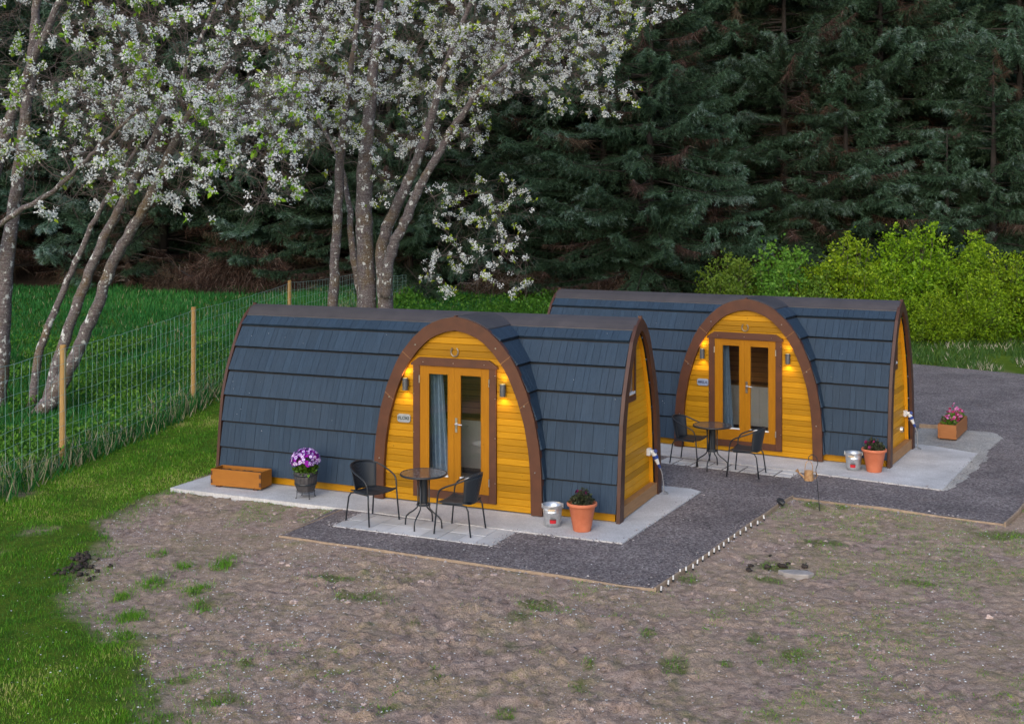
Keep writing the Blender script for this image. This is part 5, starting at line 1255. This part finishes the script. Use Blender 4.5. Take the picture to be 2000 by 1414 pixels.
# ------------------------------------------------------------------ spruces
def spruce_proto(seed, H, R0, bare=2.0, deadall=False):
    rng = np.random.default_rng(seed); nd = MB(); dd = MB(); wd = MB()
    P, S, TT = [], [], []; DP, DD_, DL = [], [], []
    z = .5
    while z < H - .3:
        f = z / H; nb = rng.integers(4, 8)
        for k in range(nb):
            az = rng.uniform(0, 2 * np.pi); L = (R0 * (1 - f) ** .75 + .25) * rng.uniform(.65, 1.2); z0 = z + rng.uniform(-.15, .15)
            m = 9; s = np.linspace(0, 1, m); droop = rng.uniform(.15, .48) * (1.1 - f); lift = rng.uniform(.05, .30)
            zz = z0 + L * (lift * s - droop * s ** 1.5 * 1.6 + .25 * s ** 3)
            rad = L * s; side = rng.normal(0, .06) * L * s ** 2
            c, sn = math.cos(az), math.sin(az); pts = np.column_stack([rad * c - side * sn, rad * sn + side * c, zz])
            wd.tube(pts, np.linspace(.014 + .007 * L, .004, m), 3, False)
            hang = rng.uniform(.15, 1.25); tb = rng.normal(0, .11)
            dead = rng.random() < (1 if deadall else .62 if z < bare else .12)
            nt = int(L / .042); sp = rng.uniform(.18 if not dead else .3, 1, nt) ** .8
            p = np.column_stack([np.interp(sp, s, pts[:, q]) for q in range(3)])
            out = np.array([c, sn, 0]); sd = np.array([-sn, c, 0]); sgn = np.where(rng.random(nt) < .5, -1, 1)[:, None]
            tl = (.24 + .62 * (1 - sp) ** .8) * rng.uniform(.6, 1.2, nt) * min(1, .4 + L / 3)
            d = out * .55 + sd * sgn * rng.uniform(.3, 1, (nt, 1)) + np.array([0, 0, -1]) * rng.uniform(.3, 1.1, (nt, 1)) * hang; d /= np.linalg.norm(d, axis=1)[:, None]
            if dead:
                DP.append(p); DD_.append(d + (0, 0, -.4)); DL.append(tl * 1.3); continue
            if rng.random() < .5: q = rng.random(nt) < .18; DP.append(p[q]); DD_.append(d[q] + (0, 0, -.5)); DL.append(tl[q] * .9)
            K = 11
            for j in range(K):
                fj = (j + rng.uniform(.2, .8, nt)) / K; b_ = p + d * (fj * tl)[:, None] + np.array([0, 0, -.10]) * (fj ** 2 * tl)[:, None]
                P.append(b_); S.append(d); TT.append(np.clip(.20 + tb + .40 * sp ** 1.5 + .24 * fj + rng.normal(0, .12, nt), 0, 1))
        z += rng.uniform(.24, .50)
    if not deadall: P = np.concatenate(P); D = np.concatenate(S); T = np.concatenate(TT)
    n = len(P)
    for rep in range(0 if deadall else 2):
        dv = D + rng.normal(0, .55, (n, 3)); dv /= np.linalg.norm(dv, axis=1)[:, None]; u = np.cross(dv, rng.normal(size=(n, 3))); u /= np.linalg.norm(u, axis=1)[:, None]
        l = rng.uniform(.09, .20, n)[:, None]; w_ = rng.uniform(.007, .016, n)[:, None]
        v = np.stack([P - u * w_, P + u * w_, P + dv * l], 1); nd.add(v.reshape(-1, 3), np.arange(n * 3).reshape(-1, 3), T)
    P = np.concatenate(DP); D = np.concatenate(DD_); L = np.concatenate(DL); n = len(P)
    for rep in range(3):
        dv = D + rng.normal(0, .45, (n, 3)); dv /= np.linalg.norm(dv, axis=1)[:, None]; u = np.cross(dv, rng.normal(size=(n, 3))); u /= np.linalg.norm(u, axis=1)[:, None]
        l = (L * rng.uniform(.4, 1.2, n))[:, None]; v = np.stack([P - u * .007, P + u * .007, P + dv * l], 1); dd.add(v.reshape(-1, 3), np.arange(n * 3).reshape(-1, 3), np.clip(rng.normal(.45, .25, n), 0, 1))
    tr = MB(); tr.tube([(0, 0, -.3), (.03, .02, H * .3), (-.02, .03, H * .65), (0, 0, H)], [.19, .15, .09, .01], 10)
    r = thing('spruce_tree', 'x', 'tree', group='spruces at the forest edge')
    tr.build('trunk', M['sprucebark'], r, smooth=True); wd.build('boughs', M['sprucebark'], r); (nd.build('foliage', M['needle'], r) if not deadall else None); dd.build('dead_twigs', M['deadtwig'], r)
    return r
protos = [spruce_proto(101, 18.5, 4.7, 1.5), spruce_proto(102, 16.5, 5.2, .6), spruce_proto(103, 20, 4.4, 2.6), spruce_proto(104, 8.8, 3.3, .5)]
used = [0, 0, 0, 0]
def spr(k, px, Y, sc, rz, lab):
    r = protos[k] if not used[k] else dup(protos[k]); used[k] = 1
    X = (px - 1000) * Y / FPX; place(r, X, Y, gz(X, Y) - .1, rz, lab, sc)
front = [(2, -90, 44.5, 'dark spruce at the far left edge of the forest'), (0, 130, 46.5, 'dark spruce behind the leaning cherry stems'), (2, 320, 45.6, 'spruce with brown dead lower boughs left of the third fence post'), (0, 500, 46.0, 'dark spruce behind the third fence post'), (1, 640, 46.8, 'dark spruce straight behind the big cherry stems'),
         (1, 905, 44.5, 'spruce with sweeping low boughs right of the big cherry trunks'), (0, 1090, 46.5, 'spruce behind the left end of the farther pod ridge'), (1, 1270, 42.6, 'blue-green spruce with drooping boughs standing foremost left of the hedge'), (2, 1440, 45.5, 'tall spruce behind the loose pale bush'), (0, 1600, 47.0, 'spruce behind the dark gap above the hedge'),
         (3, 1850, 42.8, 'short full young spruce rising just above the hedge top'), (2, 1760, 47.5, 'tall spruce behind the short young one'), (1, 1990, 45.5, 'spruce at the right edge of the forest'), (3, 1395, 42.4, 'young spruce tucked beside the foremost blue-green one'), (0, 2140, 44.0, 'spruce beyond the right end of the hedge'), (3, 1120, 43.6, 'low young spruce behind the hanging cherry twigs'), (3, 1650, 43.6, 'low young spruce behind the hedge, left of the short full one'),
         (1, 1530, 44.2, 'broad spruce whose boughs overhang the left part of the hedge'), (1, 1720, 46.0, 'broad spruce filling the wood above the tallest hedge shrub'), (1, 1180, 44.6, 'broad spruce just left of the foremost blue-green one'), (3, 1940, 42.6, 'young spruce above the right end of the hedge'), (1, 760, 45.2, 'broad spruce behind the right-hand cherry stems'), (3, 800, 43.4, 'low young spruce close behind the big cherry trunks')]
for n_, (k, px, Y, lab) in enumerate(front): spr(k, px, Y, [1, .96, 1.06, .92][n_ % 4] if k != 3 else [1.0, .8, .72, .66][n_ % 4], n_ * 1.37 + .4, lab)
M['deadbough'] = pm('weathered_dead_wood', (.13, .11, .10), (.26, .23, .215), 5, .9, 0)
ds = spruce_proto(140, 11, 3.0, deadall=True)
for ch_ in ds.children:
    if ch_.name.startswith('boughs'): ch_.data.materials[0] = M['deadbough']
for px, Y, sc, rz, lab in ((1590, 44.0, .85, .4, 'bare dead spruce with pale grey twigs in the gap above the hedge'), (1425, 43.4, .5, 2.2, 'small bare dead spruce behind the loose pale bush'), (250, 44.2, .55, 4.0, 'bare dead spruce with brown twigs behind the leaning cherry')):
    d_ = ds if px == 1590 else dup(ds); X = (px - 1000) * Y / FPX; place(d_, X, Y, gz(X, Y) - .1, rz, lab, sc); d_['group'] = 'dead spruces'
for px, Y, w_, h_, n, lab in ((1230, 41.8, 1.9, 1.0, 4000, 'dry brown brush under the foremost blue-green spruce'), (470, 43.2, 2.6, 1.9, 9000, 'brown dead brush heaped under the spruces left of the third fence post'), (345, 43.4, 1.2, 1.1, 3000, 'small clump of dry brown brush at the meadow edge'), (1010, 42.6, 2.2, 1.0, 4500, 'dry brown brush under the spruces behind the pods')):
    rb_ = np.random.default_rng(px); X = (px - 1000) * Y / FPX; b = MB(); a = rb_.uniform(0, 2 * np.pi, n); q = np.sqrt(rb_.random(n)); f = rb_.random(n)
    P = np.column_stack([w_ * q * np.cos(a), .9 * q * np.sin(a), h_ * (1 - q ** 2) * f]); d = np.column_stack([.5 * np.cos(a), .5 * np.sin(a) - .3, rb_.normal(-.4, .5, n)]) + rb_.normal(0, .35, (n, 3)); d /= np.linalg.norm(d, axis=1)[:, None]
    u = np.cross(d, rb_.normal(size=(n, 3))); u /= np.linalg.norm(u, axis=1)[:, None]; l = rb_.uniform(.15, .6, n)[:, None]
    v = np.stack([P - u * .010, P + u * .010, P + d * l], 1); b.add(v.reshape(-1, 3), np.arange(n * 3).reshape(-1, 3), np.clip(rb_.normal(.55, .25, n), 0, 1))
    o = b.build('brush_heap', M['deadtwig']); o.location = (X, Y, gz(X, Y)); tag(o, lab, 'brush', 'heaps of dead brush')
rw = np.random.default_rng(77); cnt = 0
for Y, step, x0 in ((51, 175, -260), (56, 150, -330), (62, 160, -300), (70, 170, -320)):
    px = x0
    while px < 2330:
        spr([0, 2, 1, 2][cnt % 4], px + rw.uniform(-40, 40), Y + rw.uniform(-1.5, 1.5), rw.uniform(.95, 1.25), rw.uniform(0, 6.28), 'dark spruce deep in the wood behind the foremost trees'); cnt += 1; px += step
